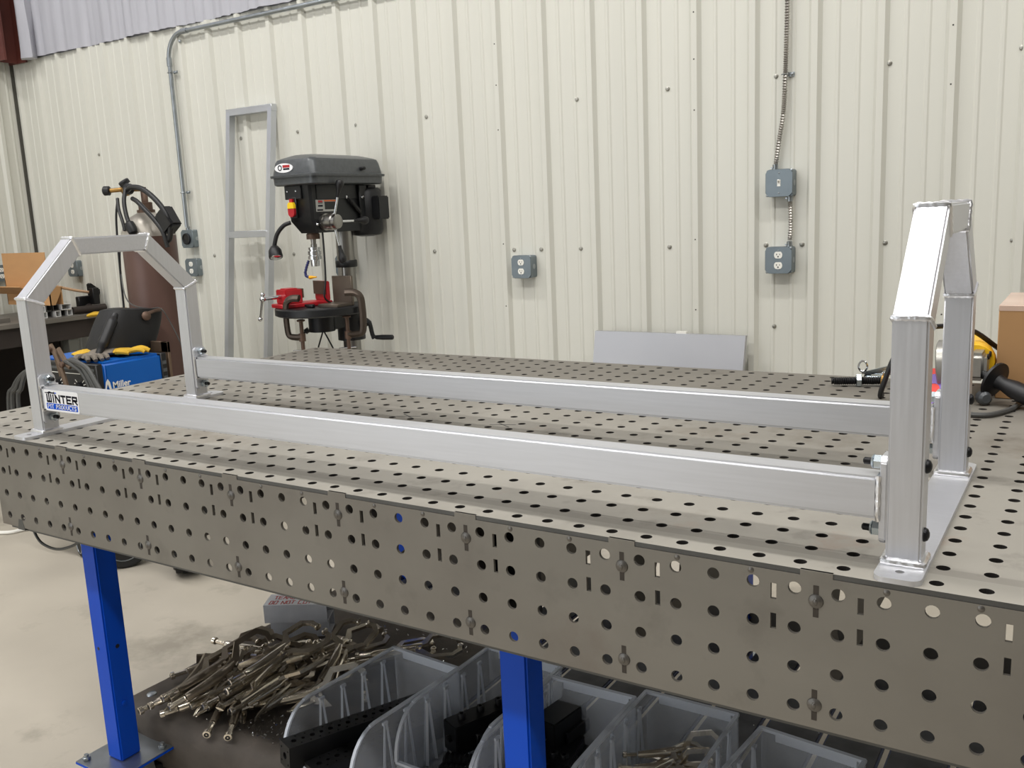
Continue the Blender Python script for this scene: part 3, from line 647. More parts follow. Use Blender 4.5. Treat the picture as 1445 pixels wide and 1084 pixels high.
# head casting
HX0, HX1 = -46.2, -40.5
g = G()
A = lambda z, y0, y1, x0=HX0, x1=HX1: [Vector(p) for p in ((x0 + .4, y0, z), (x1 - .4, y0, z), (x1, y0 + .4, z), (x1, y1, z), (x0, y1, z), (x0, y0 + .4, z))]
g.loft([A(14.9, 81.0, 92.2, HX0 + 1.0, HX1 - .25), A(17.1, 79.7, 93.2), A(23.35, 79.5, 93.6)]); part('head', g, m_dblk, dp)
g = G(); g.box(HX1 - .05, HX1 + .14, 81.0, 93.4, 20.7, 23.3, .08); part('head_panel', g, m_dblk, dp)
g = G(); g.box(-46.4, -42.4, 79.2, 79.65, 20.9, 23.3, .1); sp = part('switch_plate', g, m_dblk, dp)
for x in (-45.7, -43.6):
    g = G(); g.lathe([(.17, 0), (.15, .07), (.04, .1)], (x, 79.2, 22.3), (0, -1, 0), 10); part('plate_screw', g, m_chr, sp)
g = G(); g.box(-45.45, -43.75, 79.15, 79.55, 17.6, 21.3, .1); part('switch_body', g, m_dblk, dp)
g = G(); g.prism([(.75 * math.cos(R(a)), .75 * math.sin(R(a))) for a in range(180, 361, 15)] + [(.75, .75), (-.75, .75)], (-44.6, 79.15, 18.6), (1, 0, 0), (0, 0, 1), (0, -.5, 0)); part('switch_paddle', g, m_red, dp, 'red stop paddle')
g = G(); g.prism([(-.75, 0), (.75, 0), (.75, .6), (.5, 1.05), (-.5, 1.05), (-.75, .6)], (-44.6, 79.15, 19.35), (1, 0, 0), (0, 0, 1), (0, -.55, 0)); part('switch_key', g, m_yel, dp, 'yellow safety key')
g = G(); g.prism([(-.35, 0), (.35, 0), (.35, .6), (-.35, .6)], (-44.6, 79.15, 20.4), (1, 0, 0), (0, 0, 1), (0, -.4, 0)); part('switch_tab', g, m_red, dp)
# maker's plate on the side: grey, orange strip, dark field
g = G(); g.box(HX1, HX1 + .05, 80.7, 85.9, 18.6, 20.65); pl_ = part('rating_plate', g, pm('plate_grey', (176, 176, 172), .4, .3, .05), dp)
for nm, mt, a, b_, c, d in (('plate_field', m_dblk, 82.9, 85.8, 18.95, 20.3), ('plate_strip', pm('warning_orange', (226, 106, 36), .5), 82.8, 85.8, 20.35, 20.6), ('plate_mark', m_red, 81.3, 82.4, 20.2, 20.55), ('plate_mark', m_ink, 81.3, 82.4, 20.02, 20.14), ('plate_mark', m_ink, 81.2, 82.4, 19.45, 19.75), ('plate_mark', m_ink, 80.95, 82.4, 18.75, 19.0)):
    g = G(); g.box(HX1 + .05, HX1 + .07, a, b_, c, d); part(nm, g, mt, pl_)
# feed hub and three handles
hc = Vector((HX1, 82.6, 16.75)); g = G(); g.lathe([(1.5, 0), (1.5, .5), (1.3, .55), (1.3, 1.2), (1.5, 1.3), (1.5, 2.4), (1.3, 2.6), (1.25, 3.2), (1.0, 3.35)], hc, (1, 0, 0), 24); part('feed_hub', g, m_steel, dp)
q = hc + Vector((2.1, 0, 0))
for d in ((.22, .12, 1), (.25, 1, .0), (.12, .12, -1)):
    d = Vector(d).normalized(); g = G(); g.cyl(q, q + d * 5.2, .24, .2, 10); h = part('feed_handle', g, m_chr, dp)
    g = G(); g.lathe([(.3, 0), (.34, .2), (.3, .6), (.42, .9), (.42, 1.1), (.5, 1.5), (.72, 2.1), (.75, 2.6), (.55, 3.0), (.2, 3.15)], q + d * 4.3, d, 14); part('handle_knob', g, m_black, h)
g = G(); g.tube([(HX1 + .1, 88.7, 21.0), (HX1 + .5, 88.9, 20.9), (HX1 + .6, 89.6, 20.1), (HX1 + .6, 91.6, 18.3)], [.2, .2, .35, .4], 8, 3); part('belt_lever', g, m_black, dp)
g = G(); g.lathe([(.28, 0), (.3, .3), (.15, .4)], (HX1, 88.6, 21.05), (1, 0, 0), 10); part('lever_screw', g, m_chr, dp)
g = G(); g.lathe([(.25, 0), (.25, .3), (.1, .45)], (HX1 - .1, 80.7, 16.4), (1, -.4, 0), 8); part('stop_screw', g, m_chr, dp)
# motor with capacitor box and bracket
g = G(); g.box(HX1 + .3, HX1 + .7, 91.6, 96.4, 16.5, 23.2, .1); g.box(HX1 - 4, HX1 + .7, 93.5, 94.3, 16.5, 23.2, .1); mb_ = part('motor_bracket', g, m_dblk, dp)
for y, z in ((92.3, 21.0), (92.3, 17.1)):
    g = G(); g.lathe([(.34, 0), (.34, .12), (.2, .3)], (HX1 + .7, y, z), (1, 0, 0), 12); part('bracket_bolt', g, m_chr, mb_)
g = G(); g.lathe([(1.2, 0), (2.7, .3), (3.2, 1.2), (3.2, 8.2), (2.7, 9.0), (1.0, 9.1)], (CX + 1.4, 95.4, 13.7), (0, 0, 1), 28); part('motor', g, m_dblk, dp)
g = G(); g.box(CX + 4.3, CX + 6.0, 93.9, 97.0, 16.8, 21.1, .2, 2); part('capacitor_box', g, m_dblk, dp)
# column, collar, base, rack
g = G(); g.cyl((CX, CYp, FL + 1.5), (CX, CYp, 16), 1.65, n=28); part('column', g, m_steel, dp)
g = G(); g.box(CX - .45, CX + .45, CYp - 1.95, CYp - 1.6, FL + 6, 8.3); g2 = part('rack', g, m_steel, dp)
g = G(); g.lathe([(1.95, 0), (2.05, .15), (2.05, 1.15), (1.95, 1.3)], (CX, CYp, 8.2), (0, 0, 1), 26); part('column_collar', g, m_dblk, dp)
g = G(); g.loft([[Vector((CX + a * 6, 87 + b_ * 9, FL)) for a, b_ in ((-1, -1), (1, -1), (1, 1), (-1, 1))], [Vector((CX + a * 5.6, 87 + b_ * 8.6, FL + 1.6)) for a, b_ in ((-1, -1), (1, -1), (1, 1), (-1, 1))]]); part('base', g, m_dblk, dp)
# quill, spindle, chuck
g = G(); g.lathe([(1.2, 0), (1.2, .9), (1.05, 1.0), (1.05, 1.6)], (CX, SYp, 13.8), (0, 0, 1), 22); part('quill', g, m_brn, dp)
g = G(); g.lathe([(.55, 0), (.55, .6), (.45, .65), (.5, 1.5)], (CX, SYp, 12.3), (0, 0, 1), 16); part('spindle', g, m_steel, dp)
g = G(); g.lathe([(0.42, 0), (0.744, 0.05), (0.816, 1.0), (0.816, 1.25), (1.2, 1.3), (1.2, 1.9), (1.032, 1.95), (1.032, 2.1), (1.2, 2.15), (1.2, 2.75), (0.96, 2.85), (0.96, 3.0), (1.08, 3.05), (1.08, 3.45), (0.72, 3.5)], (CX, SYp, 8.9), (0, 0, 1), 22); part('chuck', g, m_chr, dp)
m_hb = pm('hose_blue', (34, 38, 96), .4); m_or = pm('nozzle_amber', (250, 178, 24), .4)
g = G(); P = [Vector(p) for p in ((CX - 1.0, SYp - .6, 10.0), (CX - 1.4, SYp - .8, 9.0), (CX - 1.7, SYp - 1.0, 7.9), (CX - 1.5, SYp - 1.1, 7.25), (CX - .6, SYp - 1.1, 7.0))]
Q = []
for i in range(4):
    for j in range(5): Q.append(P[i].lerp(P[i + 1], j / 5))
g.tube(Q + [P[-1]], [.28, .2] * 11, 8, 1); ch_ = part('coolant_hose', g, m_hb, dp)
g = G(); g.lathe([(.32, 0), (.3, .4), (.16, 1.2), (.12, 1.7)], P[-1], (1, 0, .05), 10); part('hose_nozzle', g, m_or, ch_)
# work lamp on a gooseneck
g = G(); g.tube([(HX0 + .5, 79.4, 16.9), (HX0 - .6, 78.7, 16.4), (HX0 - 1.9, 78.2, 14.9), (HX0 - 2.6, 78.0, 12.9)], .38, 10, 5); part('lamp_neck', g, m_black, dp)
g = G(); ld = Vector((.35, -.25, -.9)).normalized(); g.lathe([(.4, 0), (.7, .15), (1.15, .9), (1.25, 2.0), (1.2, 2.25), (1.0, 2.2)], (HX0 - 2.65, 78, 12.9), ld, 18); lh = part('lamp_head', g, m_black, dp)
g = G(); g.lathe([(1.1, 2.12), (1.0, 2.3), (.5, 2.42)], (HX0 - 2.65, 78, 12.9), ld, 18); part('lamp_lens', g, m_chr, lh)
# table, bracket, crank
TCx, TCy, TZ = -43.6, 83.0, 1.7
g = G(); g.lathe([(7.7, 0), (8.2, .25), (8.2, 1.35), (8.0, 1.5), (.3, 1.5)], (TCx, TCy, TZ - 1.5), (0, 0, 1), 48); tbl = part('drill_table', g, m_dblk, dp)
g = G()
for a in (45, 135, 225, 315): g.box(-.35, .35, 2.2, 6.2, TZ - .001, TZ + .012, M=Matrix.Translation((TCx, TCy, 0)) @ Matrix.Rotation(R(a), 4, 'Z'))
part('table_slot', g, m_black, tbl, kind='stuff')
g = G(); g.lathe([(2.4, 0), (2.4, 3.3)], (TCx, TCy, TZ - 4.7), (0, 0, 1), 24); g.box(TCx - 1.7, TCx + 1.7, TCy, CYp, TZ - 4.6, TZ - 1.5, .2); g.lathe([(2.6, 0), (2.6, 5)], (CX, CYp, TZ - 7.2), (0, 0, 1), 24); part('table_bracket', g, m_dblk, dp)
g = G(); g.lathe([(.5, 0), (.5, .8), (.25, .9), (.25, 2.2)], (TCx - 2.2, TCy - 1.2, TZ - 4.3), (-.7, -.6, -.6), 12); part('tilt_bolt', g, m_dblk, dp)
g = G(); g.lathe([(.8, 0), (.8, 1.4)], (CX + 2.3, CYp + .3, TZ - 3.9), (1, 0, 0), 14); g.tube([(CX + 3.7, CYp + .3, TZ - 3.6), (CX + 4.3, CYp + .5, TZ - 4.3), (CX + 4.3, CYp + 1.0, TZ - 6.3), (CX + 4.5, CYp + 1.3, TZ - 7.0)], [.5, .42, .42, .5], 8, 4); part('table_crank', g, m_dblk, dp)
g = G(); g.lathe([(.3, 0), (.42, .3), (.5, 1.5), (.48, 3.6), (.3, 3.8)], (CX + 4.6, CYp + 1.4, TZ - 6.9), (1, .25, 0), 12); part('crank_grip', g, m_black, dp)
g = G(); g.tube([(HX1 - 1, 82.9, 15.0), (HX1 - 1.1, 83.0, 11), (HX1 - 1.0, 82.7, 6.5), (HX1 - 1.3, 82.4, 3.4), (HX1 - 1.0, 83.5, 2.2)], .17, 8, 6); part('power_cord', g, m_black, dp)
g = G(); g.tube([(TCx + .2, TCy, TZ - 4.6), (TCx - 1.2, TCy - .3, TZ - 8), (TCx - 2.6, TCy - .6, TZ - 11.5), (TCx - 3.5, TCy - 1, TZ - 15)], .14, 6, 4); g.tube([(TCx + .3, TCy, TZ - 4.6), (TCx + 1.8, TCy + .6, TZ - 8), (TCx + 3.2, TCy + 1.0, TZ - 11.5), (TCx + 4, TCy + 1, TZ - 15)], .14, 6, 4); part('power_cord', g, m_black, dp)
# red drill vise
vm = Matrix.Translation((-46.9, 81.6, TZ)) @ Matrix.Rotation(R(72), 4, 'Z')
vs_ = thing('drill_vise', 'red drill press vise with chrome screw handle on the black round table', 'vise', (-47.6, 81.2, TZ))
def vp(nm, g, mt, lab=None): bmesh.ops.transform(g.b, matrix=vm, verts=g.b.verts); return part(nm, g, mt, vs_, lab)
g = G(); g.box(-4.9, 5.2, -2.3, 2.3, .02, .75, .12); vp('vise_base', g, m_red)
g = G(); g.box(-4.0, -.6, -1.9, 1.9, .75, 3.3, .14, 2); vp('moving_jaw', g, m_red)
g = G(); g.box(4.0, 4.9, -2.2, 2.2, .75, 4.3, .14, 2); vp('fixed_jaw', g, m_red)
g = G(); g.box(3.75, 4.02, -2.15, 2.15, 1.9, 4.35); vp('jaw_plate', g, m_brn)
g = G(); g.box(-.62, -.35, -1.9, 1.9, 1.7, 3.35); vp('jaw_plate', g, m_brn)
g = G(); g.box(-3.4, -1.2, -1.2, 1.2, 3.28, 3.5, .05); vp('jaw_guide', g, m_red)
g = G(); g.cyl((-7.3, 0, 2.0), (-3.9, 0, 2.1), .36, n=12); g.ball((-7.5, 0, 2.0), .55); vp('vise_screw', g, m_chr)
g = G(); g.cyl((-7.5, -.1, 2.7), (-7.6, 1.5, -1.6), .2, n=8); g.ball((-7.5, -.13, 2.8), .4); g.ball((-7.6, 1.55, -1.7), .42); vp('screw_handle', g, m_chr)
# two iron C clamps
def cclamp(x, y, z0, h, dep, ang, label):
    t = thing('c_clamp', label, 'clamp', (x, y, z0))
    M = Matrix.Translation((x, y, 0)) @ Matrix.Rotation(R(ang), 4, 'Z')
    g = G(); P = [(0, 0, z0 + h), (-dep * .55, 0, z0 + h - .05), (-dep * .92, 0, z0 + h * .88), (-dep, 0, z0 + h * .6), (-dep, 0, z0 + h * .3), (-dep * .9, 0, z0 + .35), (-dep * .5, 0, z0), (0, 0, z0)]
    g.tube(P, .74, 8, 5, flat=.72); bmesh.ops.transform(g.b, matrix=M, verts=g.b.verts); part('clamp_frame', g, m_iron, t)
    g = G(); g.cyl((0, 0, z0 - 2.6), (0, 0, z0 + h * .42), .36, n=10); g.lathe([(.4, 0), (.75, .1), (.75, .35), (.4, .45)], (0, 0, z0 + h * .40), (0, 0, 1), 12); g.lathe([(.62, -.7), (.62, .7)], (0, 0, z0), (0, 0, 1), 12); bmesh.ops.transform(g.b, matrix=M, verts=g.b.verts); part('clamp_screw', g, m_brn, t)
    g = G(); g.cyl((-1.6, -.9, z0 - 2.3), (1.2, .7, z0 - 2.4), .13, n=8); bmesh.ops.transform(g.b, matrix=M, verts=g.b.verts); part('clamp_handle', g, m_chr, t)
cclamp(-43.2, 77.4, -3.4, 7.0, 2.9, 15, 'brown iron C clamp gripping the red vise to the drill table')
cclamp(-37.0, 82.6, -3.4, 7.6, -2.9, 35, 'brown iron C clamp gripping the steel angle block to the drill table')
g = G(); g.box(-41.8, -37.2, 84.6, 85.2, TZ + .02, TZ + 5.3, .05); g.box(-41.8, -37.2, 80.6, 84.6, TZ + .02, TZ + .55, .05); solo('angle_block', g, pm('dull_steel', (112, 102, 92), .4, .7, .2, 5), 'dull steel angle block standing on the drill table behind the vise', 'block', (-39.5, 83, TZ))
g = G(); g.box(-43.2, -41.6, 78.9, 79.7, TZ + .02, TZ + .5, .1); g.cyl((-43.8, 79.4, TZ + .4), (-41.4, 79.2, TZ + .5), .22, n=8); solo('hold_down_bolt', g, m_bolt, 'dark bolt lying on the drill table beside the red vise', 'bolt', (-42.5, 79.3, TZ))
# ------------------------------------------------------------------ welder on its cart, with helmet and gloves
m_wblue = pm('welder_blue', (0, 90, 176), .4, 0, .05, 5, spec=.35)
m_cable = pm('grey_cable', (74, 74, 72), .5, 0, .15, 10); m_cblk = pm('black_hose', (28, 28, 29), .45, 0, .12, 10)
m_glove = pm('glove_grey', (118, 110, 100), .85, 0, .2, 18, bump=.3, bscale=60); m_gyel = pm('glove_yellow', (206, 164, 44), .8, 0, .15, 12, bump=.25, bscale=50, alt=(120, 96, 40), altamt=.4, altscale=14)
WX0, WX1, WY0, WY1, WZ1 = -75.0, -56.0, 45.0, 57.2, -3.7
t = thing('welding_machine', 'blue welding machine with black control panel on a wheeled cart', 'welder', (-65, 51, FL))
g = G(); g.box(WX0, WX1, WY0 + 1.2, WY1, -24, WZ1, .5, 3); bdy = part('case', g, m_wblue, t, 'bright blue case')
g = G(); g.box(WX0 + .15, WX1 - .15, WY0, WY0 + 1.2, -24, WZ1 - .1, .15); fp = part('front_panel', g, m_black, t)
for x in (-66.9, -60.9):
    g = G(); g.lathe([(.7, 0), (.7, .5), (.5, .65)], (x, WY0, -7.5), (0, -1, 0), 16); part('dial', g, m_bolt, fp)
    g = G()
    for k in range(11):
        a = R(-40 + 26 * k); M = Matrix.Translation((x, WY0 - .01, -7.5)) @ Matrix.Rotation(a, 4, 'Y'); g.box(.95, 1.55, -.02, .02, -.06, .06, M=M)
    part('dial_scale', g, m_white, fp, kind='stuff')
g = G(); g.box(WX0 + 1, WX1 - .6, WY0 - .03, WY0, -5.55, -5.45); part('panel_line', g, m_white, fp)
g = G(); g.box(WX0 + 1, WX1 - .6, WY0 - .06, WY0, -4.9, -4.5, .02); part('panel_trim', g, m_dgrey, fp)
g = G(); g.box(WX0 + .2, WX1 - .25, WY1, WY1 + 1.1, -22, WZ1 - .1, .1); rp = part('rear_vent', g, m_black, t)
g = G()
for k in range(12): g.box(WX1 - .26, WX1 - .16, WY1 + .15, WY1 + .95, -20 + k * 1.3, -19.4 + k * 1.3)
part('vent_louvre', g, m_dgrey, rp, kind='stuff')
g = G(); font_text(g, 'Miller', (WX1 + .02, 47.45, -7.95), (0, 1, 0), (0, 0, 1), (1, 0, 0), 1.42, .035); part('lettering', g, m_white, bdy, 'white lettering')
g = G(); g.prism([(0, 0), (.25, 0), (.55, .95), (.85, 0), (1.2, 0), (1.0, 1.2), (.65, 1.75), (.3, 1.3)], (WX1, 46.05, -8.1), (0, 1, 0), (0, 0, 1), (.015, 0, 0)); part('emblem', g, m_white, bdy)
m_rframe = pm('rack_steel', (112, 94, 78), .5, .6, .2, 8)
g = G(); g.box(-75, -57, 59.3, 59.8, -4.0, -2.2, .04); g.box(-58.7, -57, 59.3, 59.8, -24, -2.2, .04); g.box(-75, -73.3, 59.3, 59.8, -24, -2.2, .04); part('rack_frame', g, m_rframe, t)
g = G(); g.box(-76, -56, 44, 75.5, -25.2, -24.2, .1); g.box(-76, -74.5, 44, 75.5, -34.3, -25.2); g.box(-57.5, -56, 44, 75.5, -34.3, -25.2); part('cart_frame', g, m_black, t)
def wheel(nm, c, r, w_, ax, par, hub=True):
    g = G(); g.lathe([(r * .62, -w_ / 2), (r * .9, -w_ / 2), (r, -w_ * .32), (r, w_ * .32), (r * .9, w_ / 2), (r * .62, w_ / 2)], c, ax, 30); wh = part(nm, g, m_rub, par)
    g = G(); g.lathe([(.2, -w_ * .45), (r * .60, -w_ * .40), (r * .64, -w_ * .5), (r * .64, w_ * .5), (r * .60, w_ * .40), (.2, w_ * .45)], c, ax, 30); part('hub', g, m_dgrey, wh)
    for s_ in (-1, 1):
        q = Vector(c) + Vector(ax).normalized() * (w_ / 2 * s_ * 1.0); u = Vector(ax).orthogonal().normalized(); v = Vector(ax).normalized().cross(u)
        g = G(); g.tube([q + u * (r * .66 * math.cos(a)) + v * (r * .66 * math.sin(a)) for a in [2 * math.pi * i / 28 for i in range(28)]], .1, 6, 1, closed=True); part('rim', g, m_galv, wh)
    return wh
wheel('cart_wheel', (-56.6, 46.2, FL + 4.0), 4.0, 1.8, (.75, -.55, 0), t)
wheel('caster', (-68.0, 46.2, FL + 2.1), 2.1, 1.4, (.3, 1, 0), t); wheel('caster', (-75, 66, FL + 2.1), 2.1, 1.4, (.3, 1, 0), t)
g = G(); g.lathe([(3.6, -2.4), (5.4, -2.2), (6.0, -1.4), (6.15, 0), (6.0, 1.4), (5.4, 2.2), (3.6, 2.4)], (0, 0, 0), (0, 0, 1), 36)
tread = thing('tire', 'thick black rubber tire standing on the floor behind the nearest blue leg', 'tire', (-45.6, 49.6, FL))
bmesh.ops.transform(g.b, matrix=Matrix.Translation((-45.6, 50, FL + 6.2)) @ Matrix.Rotation(R(-38), 4, 'Z') @ Matrix.Rotation(R(90), 4, 'X'), verts=g.b.verts); part('tire_carcass', g, m_rub, tread)
g = G()
for k in range(44):
    for z in (-1.5, -.5, .5, 1.5): g.box(5.95, 6.24 - abs(z) * .08, -.3, .3, z - .36, z + .36, M=Matrix.Rotation(2 * math.pi * (k + (.5 if z in (-.5, 1.5) else 0)) / 44, 4, 'Z'))
bmesh.ops.transform(g.b, matrix=Matrix.Translation((-45.6, 50, FL + 6.25)) @ Matrix.Rotation(R(-38), 4, 'Z') @ Matrix.Rotation(R(90), 4, 'X'), verts=g.b.verts); part('tread_block', g, m_rub, tread, kind='stuff')
# ground clamp and leads hanging over the front of the welder
t = thing('ground_clamp', 'large brown spring ground clamp hung on the front of the welding machine', 'clamp', (-62, 43.2, -9))
for pts in (((-64.6, 43.2, -.9), (-62.8, 43, -3.0), (-61.4, 42.9, -6.6), (-61.2, 42.9, -8.6)), ((-62.9, 43.3, -1.2), (-61.8, 43.1, -2.2), (-60.5, 43, -3.6), (-59.6, 43, -4.0))):
    g = G(); g.tube(pts, .42, 6, 4, flat=.6); part('clamp_arm', g, m_rframe, t)
g = G(); g.tube([(-64.8, 43.25, -.6), (-63.6, 43.2, -2.6), (-62.6, 43.1, -5.6)], .36, 6, 4, flat=.6); part('clamp_arm', g, m_rframe, t)
for c in ((-64.3, 42.8, -1.3), (-61.0, 42.6, -3.6)):
    g = G(); g.lathe([(.5, 0), (.5, .4), (.25, .55)], c, (0, -1, 0), 12); part('clamp_pivot', g, m_brn, t)
t = thing('welding_leads', 'bundle of grey welding cables looping over the control panel of the blue welding machine', 'cable', (-56, 44, -12))
for k, (a, b_) in enumerate(((0, 0), (.9, .5), (1.9, .2), (-.9, .8))):
    g = G(); g.tube([(-61.5, 44.0 - .3 * k, -3.2), (-59.6 + a * .3, 43.6 - .2 * k, -2.9 - b_ * .6), (-57.3 + a * .6, 43.4, -3.7 - b_), (-55.6 + a * .7, 43.4, -5.9 - b_ * .6), (-54.6 + a, 43.6, -9.0), (-54.6 + a * 1.1, 43.6, -13)], .36, 8, 6); part('cable', g, m_cable, t)
t = thing('cable_loops', 'grey cables hanging in front of the dark bench at the picture edge', 'cable', (-88, 52, -14))
for a in (0, 2.2, -1.4):
    g = G(); g.tube([(-91.6 + a, 50 + a * .2, FL + .42), (-90.9 + a * .9, 50, -14.5), (-88.6 + a * .7, 50, -10.4), (-86.2 + a * .3, 50.2, -7.9), (-83.8, 50.4, -7.2), (-81, 50.6, -9.0), (-80, 50.6, FL + .42)], .4, 8, 6); part('cable', g, m_cable, t)
# helmet
t = thing('welding_helmet', 'black welding helmet resting upside up on top of the blue welding machine', 'helmet', (-66, 55.6, -3.7))
prof = []
g = G(); rings = []
for k in range(9):
    z = -3.6 + k * .85; f = (k / 8)
    w_ = 3.6 * (1 - .12 * f ** 3); d = 5.6 * (1 - .12 * f ** 3); yy = 55.4 + f * 3.3
    rings.append([Vector((-64.8 + w_ * math.copysign(abs(math.cos(a)) ** .5, math.cos(a)), yy + d * math.copysign(abs(math.sin(a)) ** .6, math.sin(a)), z + .25 * math.cos(a) - .12 * d * math.sin(a) * f)) for a in [2 * math.pi * i / 28 for i in range(28)]])
rings.append([p * 1 + (Vector((-64.8, 58.7, 0)) - Vector((p.x, p.y, 0))) * .3 + Vector((0, 0, .2)) for p in rings[-1]])
g.loft(rings); part('shell', g, m_rub, t)
g = G(); g.tube([(-61.4, 49.0, -3.4), (-61.5, 50.4, -1.2), (-61.9, 52.4, 1.4), (-62.6, 54.0, 3.0)], [.6, .85, .85, .6], 10, 6); part('visor_edge', g, m_black, t)
g = G(); g.lathe([(.7, 0), (.8, .2), (.8, .5), (.5, .7)], (-61.3, 58.8, 2.2), (1, -.2, .2), 12); g.tube([(-61.2, 58.4, 2.4), (-60.9, 60.2, 2.9), (-61.4, 62.4, 3.0)], .3, 6, 4); part('adjuster_knob', g, m_brn, t)
g = G(); g.tube([(-76.9, 66.5, 14), (-76.2, 65.5, 9), (-72.5, 63.6, 4.2), (-66, 62.6, 3.0), (-61.2, 61.9, 3.2), (-60.2, 62.9, .6), (-58.6, 63.6, -4), (-57.5, 64, -10)], .11, 6, 6); solo('thin_wire', g, m_cable, 'thin wire running from the gas cylinder over the black helmet corner and down', 'wire', (-61, 62, 3))
# gloves
def glove(name, label, M, cuffm, palmm, cat='glove', group=None):
    t = thing(name, label, cat, M.translation)
    def pp(nm, g, mt): bmesh.ops.transform(g.b, matrix=M, verts=g.b.verts); part(nm, g, mt, t)
    g = G(); g.loft([[Vector((x, hw * math.cos(a), .55 + hh * math.sin(a) + bmp)) for a in [2 * math.pi * i / 14 for i in range(14)]] for x, hw, hh, bmp in ((0, 2.5, .55, 0), (1.5, 2.4, .75, .15), (3.2, 2.2, .6, 0), (4.8, 2.1, .62, .05))]); pp('cuff', g, cuffm)
    g = G(); g.loft([[Vector((x, hw * math.cos(a), .55 + hh * math.sin(a))) for a in [2 * math.pi * i / 14 for i in range(14)]] for x, hw, hh in ((4.6, 1.9, .55), (5.6, 2.0, .68), (7.2, 2.1, .62), (8.4, 1.95, .45))]); pp('palm', g, palmm)
    for k, (y, l) in enumerate(((-1.45, 2.7), (-.5, 3.3), (.45, 3.1), (1.4, 2.3))):
        g = G(); g.tube([(7.9, y * .95, .55), (8.4 + l * .4, y * 1.08, .85), (8.4 + l * .75, y * 1.15, .75), (8.4 + l, y * 1.2, .35)], [.52, .5, .46, .38], 8, 4); pp('finger', g, palmm)
    g = G(); g.tube([(5.6, -1.6, .5), (6.4, -2.5, .7), (7.6, -3.1, .65), (8.4, -3.2, .4)], [.6, .55, .5, .4], 8, 4); pp('thumb', g, palmm)
glove('work_glove', 'grey leather work glove with yellow cuff lying on the blue welding machine', Matrix.Translation((-67.5, 50.8, -3.72)) @ Matrix.Rotation(R(-22), 4, 'Z') @ Matrix.Scale(.9, 4), m_gyel, m_glove)
glove('work_glove', 'yellow work glove lying near the rear of the blue welding machine', Matrix.Translation((-63.8, 49.6, -3.3)) @ Matrix.Rotation(R(38), 4, 'Z') @ Matrix.Scale(.8, 4), m_glove, m_gyel)
glove('work_glove', 'folded yellow glove draped over the edge of the dark steel bench', Matrix.Translation((-127.4, 91.5, -3.3)) @ Matrix.Rotation(R(35), 4, 'Z') @ Matrix.Rotation(R(-6), 4, 'Y') @ Matrix.Scale(.8, 4), m_gyel, m_gyel)
# ------------------------------------------------------------------ gas cylinder with regulator
GX, GY = -72.3, 69.5
t = thing('gas_cylinder', 'tall brown gas cylinder with grey shoulder behind the blue welding machine', 'gas cylinder', (GX, GY, -24.2))
m_cyl = pm('cylinder_brown', (98, 74, 66), .42, .15, .12, 4, alt=(122, 100, 90), altamt=.36, altscale=3)
m_shl = pm('cylinder_grey', (172, 166, 156), .36, .4, .08, 6)
g = G(); g.lathe([(4.1, 0), (4.8, .5), (4.8, 39.7)], (GX, GY, -24.1), (0, 0, 1), 36); part('body', g, m_cyl, t)
g = G(); g.lathe([(4.81, 0), (4.7, .8), (4.1, 2.2), (3.0, 3.5), (1.7, 4.2), (1.55, 4.3)], (GX, GY, 15.6), (0, 0, 1), 36); part('shoulder', g, m_shl, t)
g = G(); g.lathe([(1.6, 0), (1.6, .7), (1.25, .75), (1.25, 2.0), (1.0, 2.1)], (GX, GY, 19.7), (0, 0, 1), 22); part('neck_ring', g, m_brn, t)
m_brass = pm('brass', (150, 116, 66), .3, .9, .12, 14)
rx, ry = GX - .6, GY - .6
g = G(); g.lathe([(.6, 0), (.6, 2.2), (.45, 2.4), (.45, 2.9)], (GX, GY, 21.6), (0, 0, 1), 14); v_ = part('valve', g, m_brn, t)
g = G(); g.cyl((GX, GY, 24.2), (GX - 3.4, GY - 2.4, 24.2), .45, n=12); g.ball((GX - 2.5, GY - 1.8, 24.0), 1.0); g.cyl((GX - 3.4, GY - 2.4, 24.2), (GX - 5.0, GY - 3.4, 24.1), .4, n=12); part('regulator', g, m_brass, t)
g = G(); g.lathe([(.55, 0), (.85, .15), (.85, 1.1), (.6, 1.3)], (GX - 5.0, GY - 3.4, 24.1), (-.83, -.55, 0), 14); part('regulator_knob', g, m_black, t)
g = G(); g.lathe([(1.0, 0), (1.0, .7), (.8, .85)], (GX - 2.4, GY - 1.9, 25.1), (-.2, -.5, .9), 18); part('pressure_gauge', g, m_black, t)
g = G(); g.lathe([(1.0, 0), (1.0, .7), (.8, .8)], (GX - 1.2, GY - 2.0, 24.2), (.3, -1, .1), 18); part('pressure_gauge', g, m_black, t)
def W2(px): return px
t = thing('hose_bundle', 'thick black hoses and a plug slung over the top of the gas cylinder', 'hose', (-68, 66, 14))
k0 = Vector((GX + 72, GY - 69, 0))
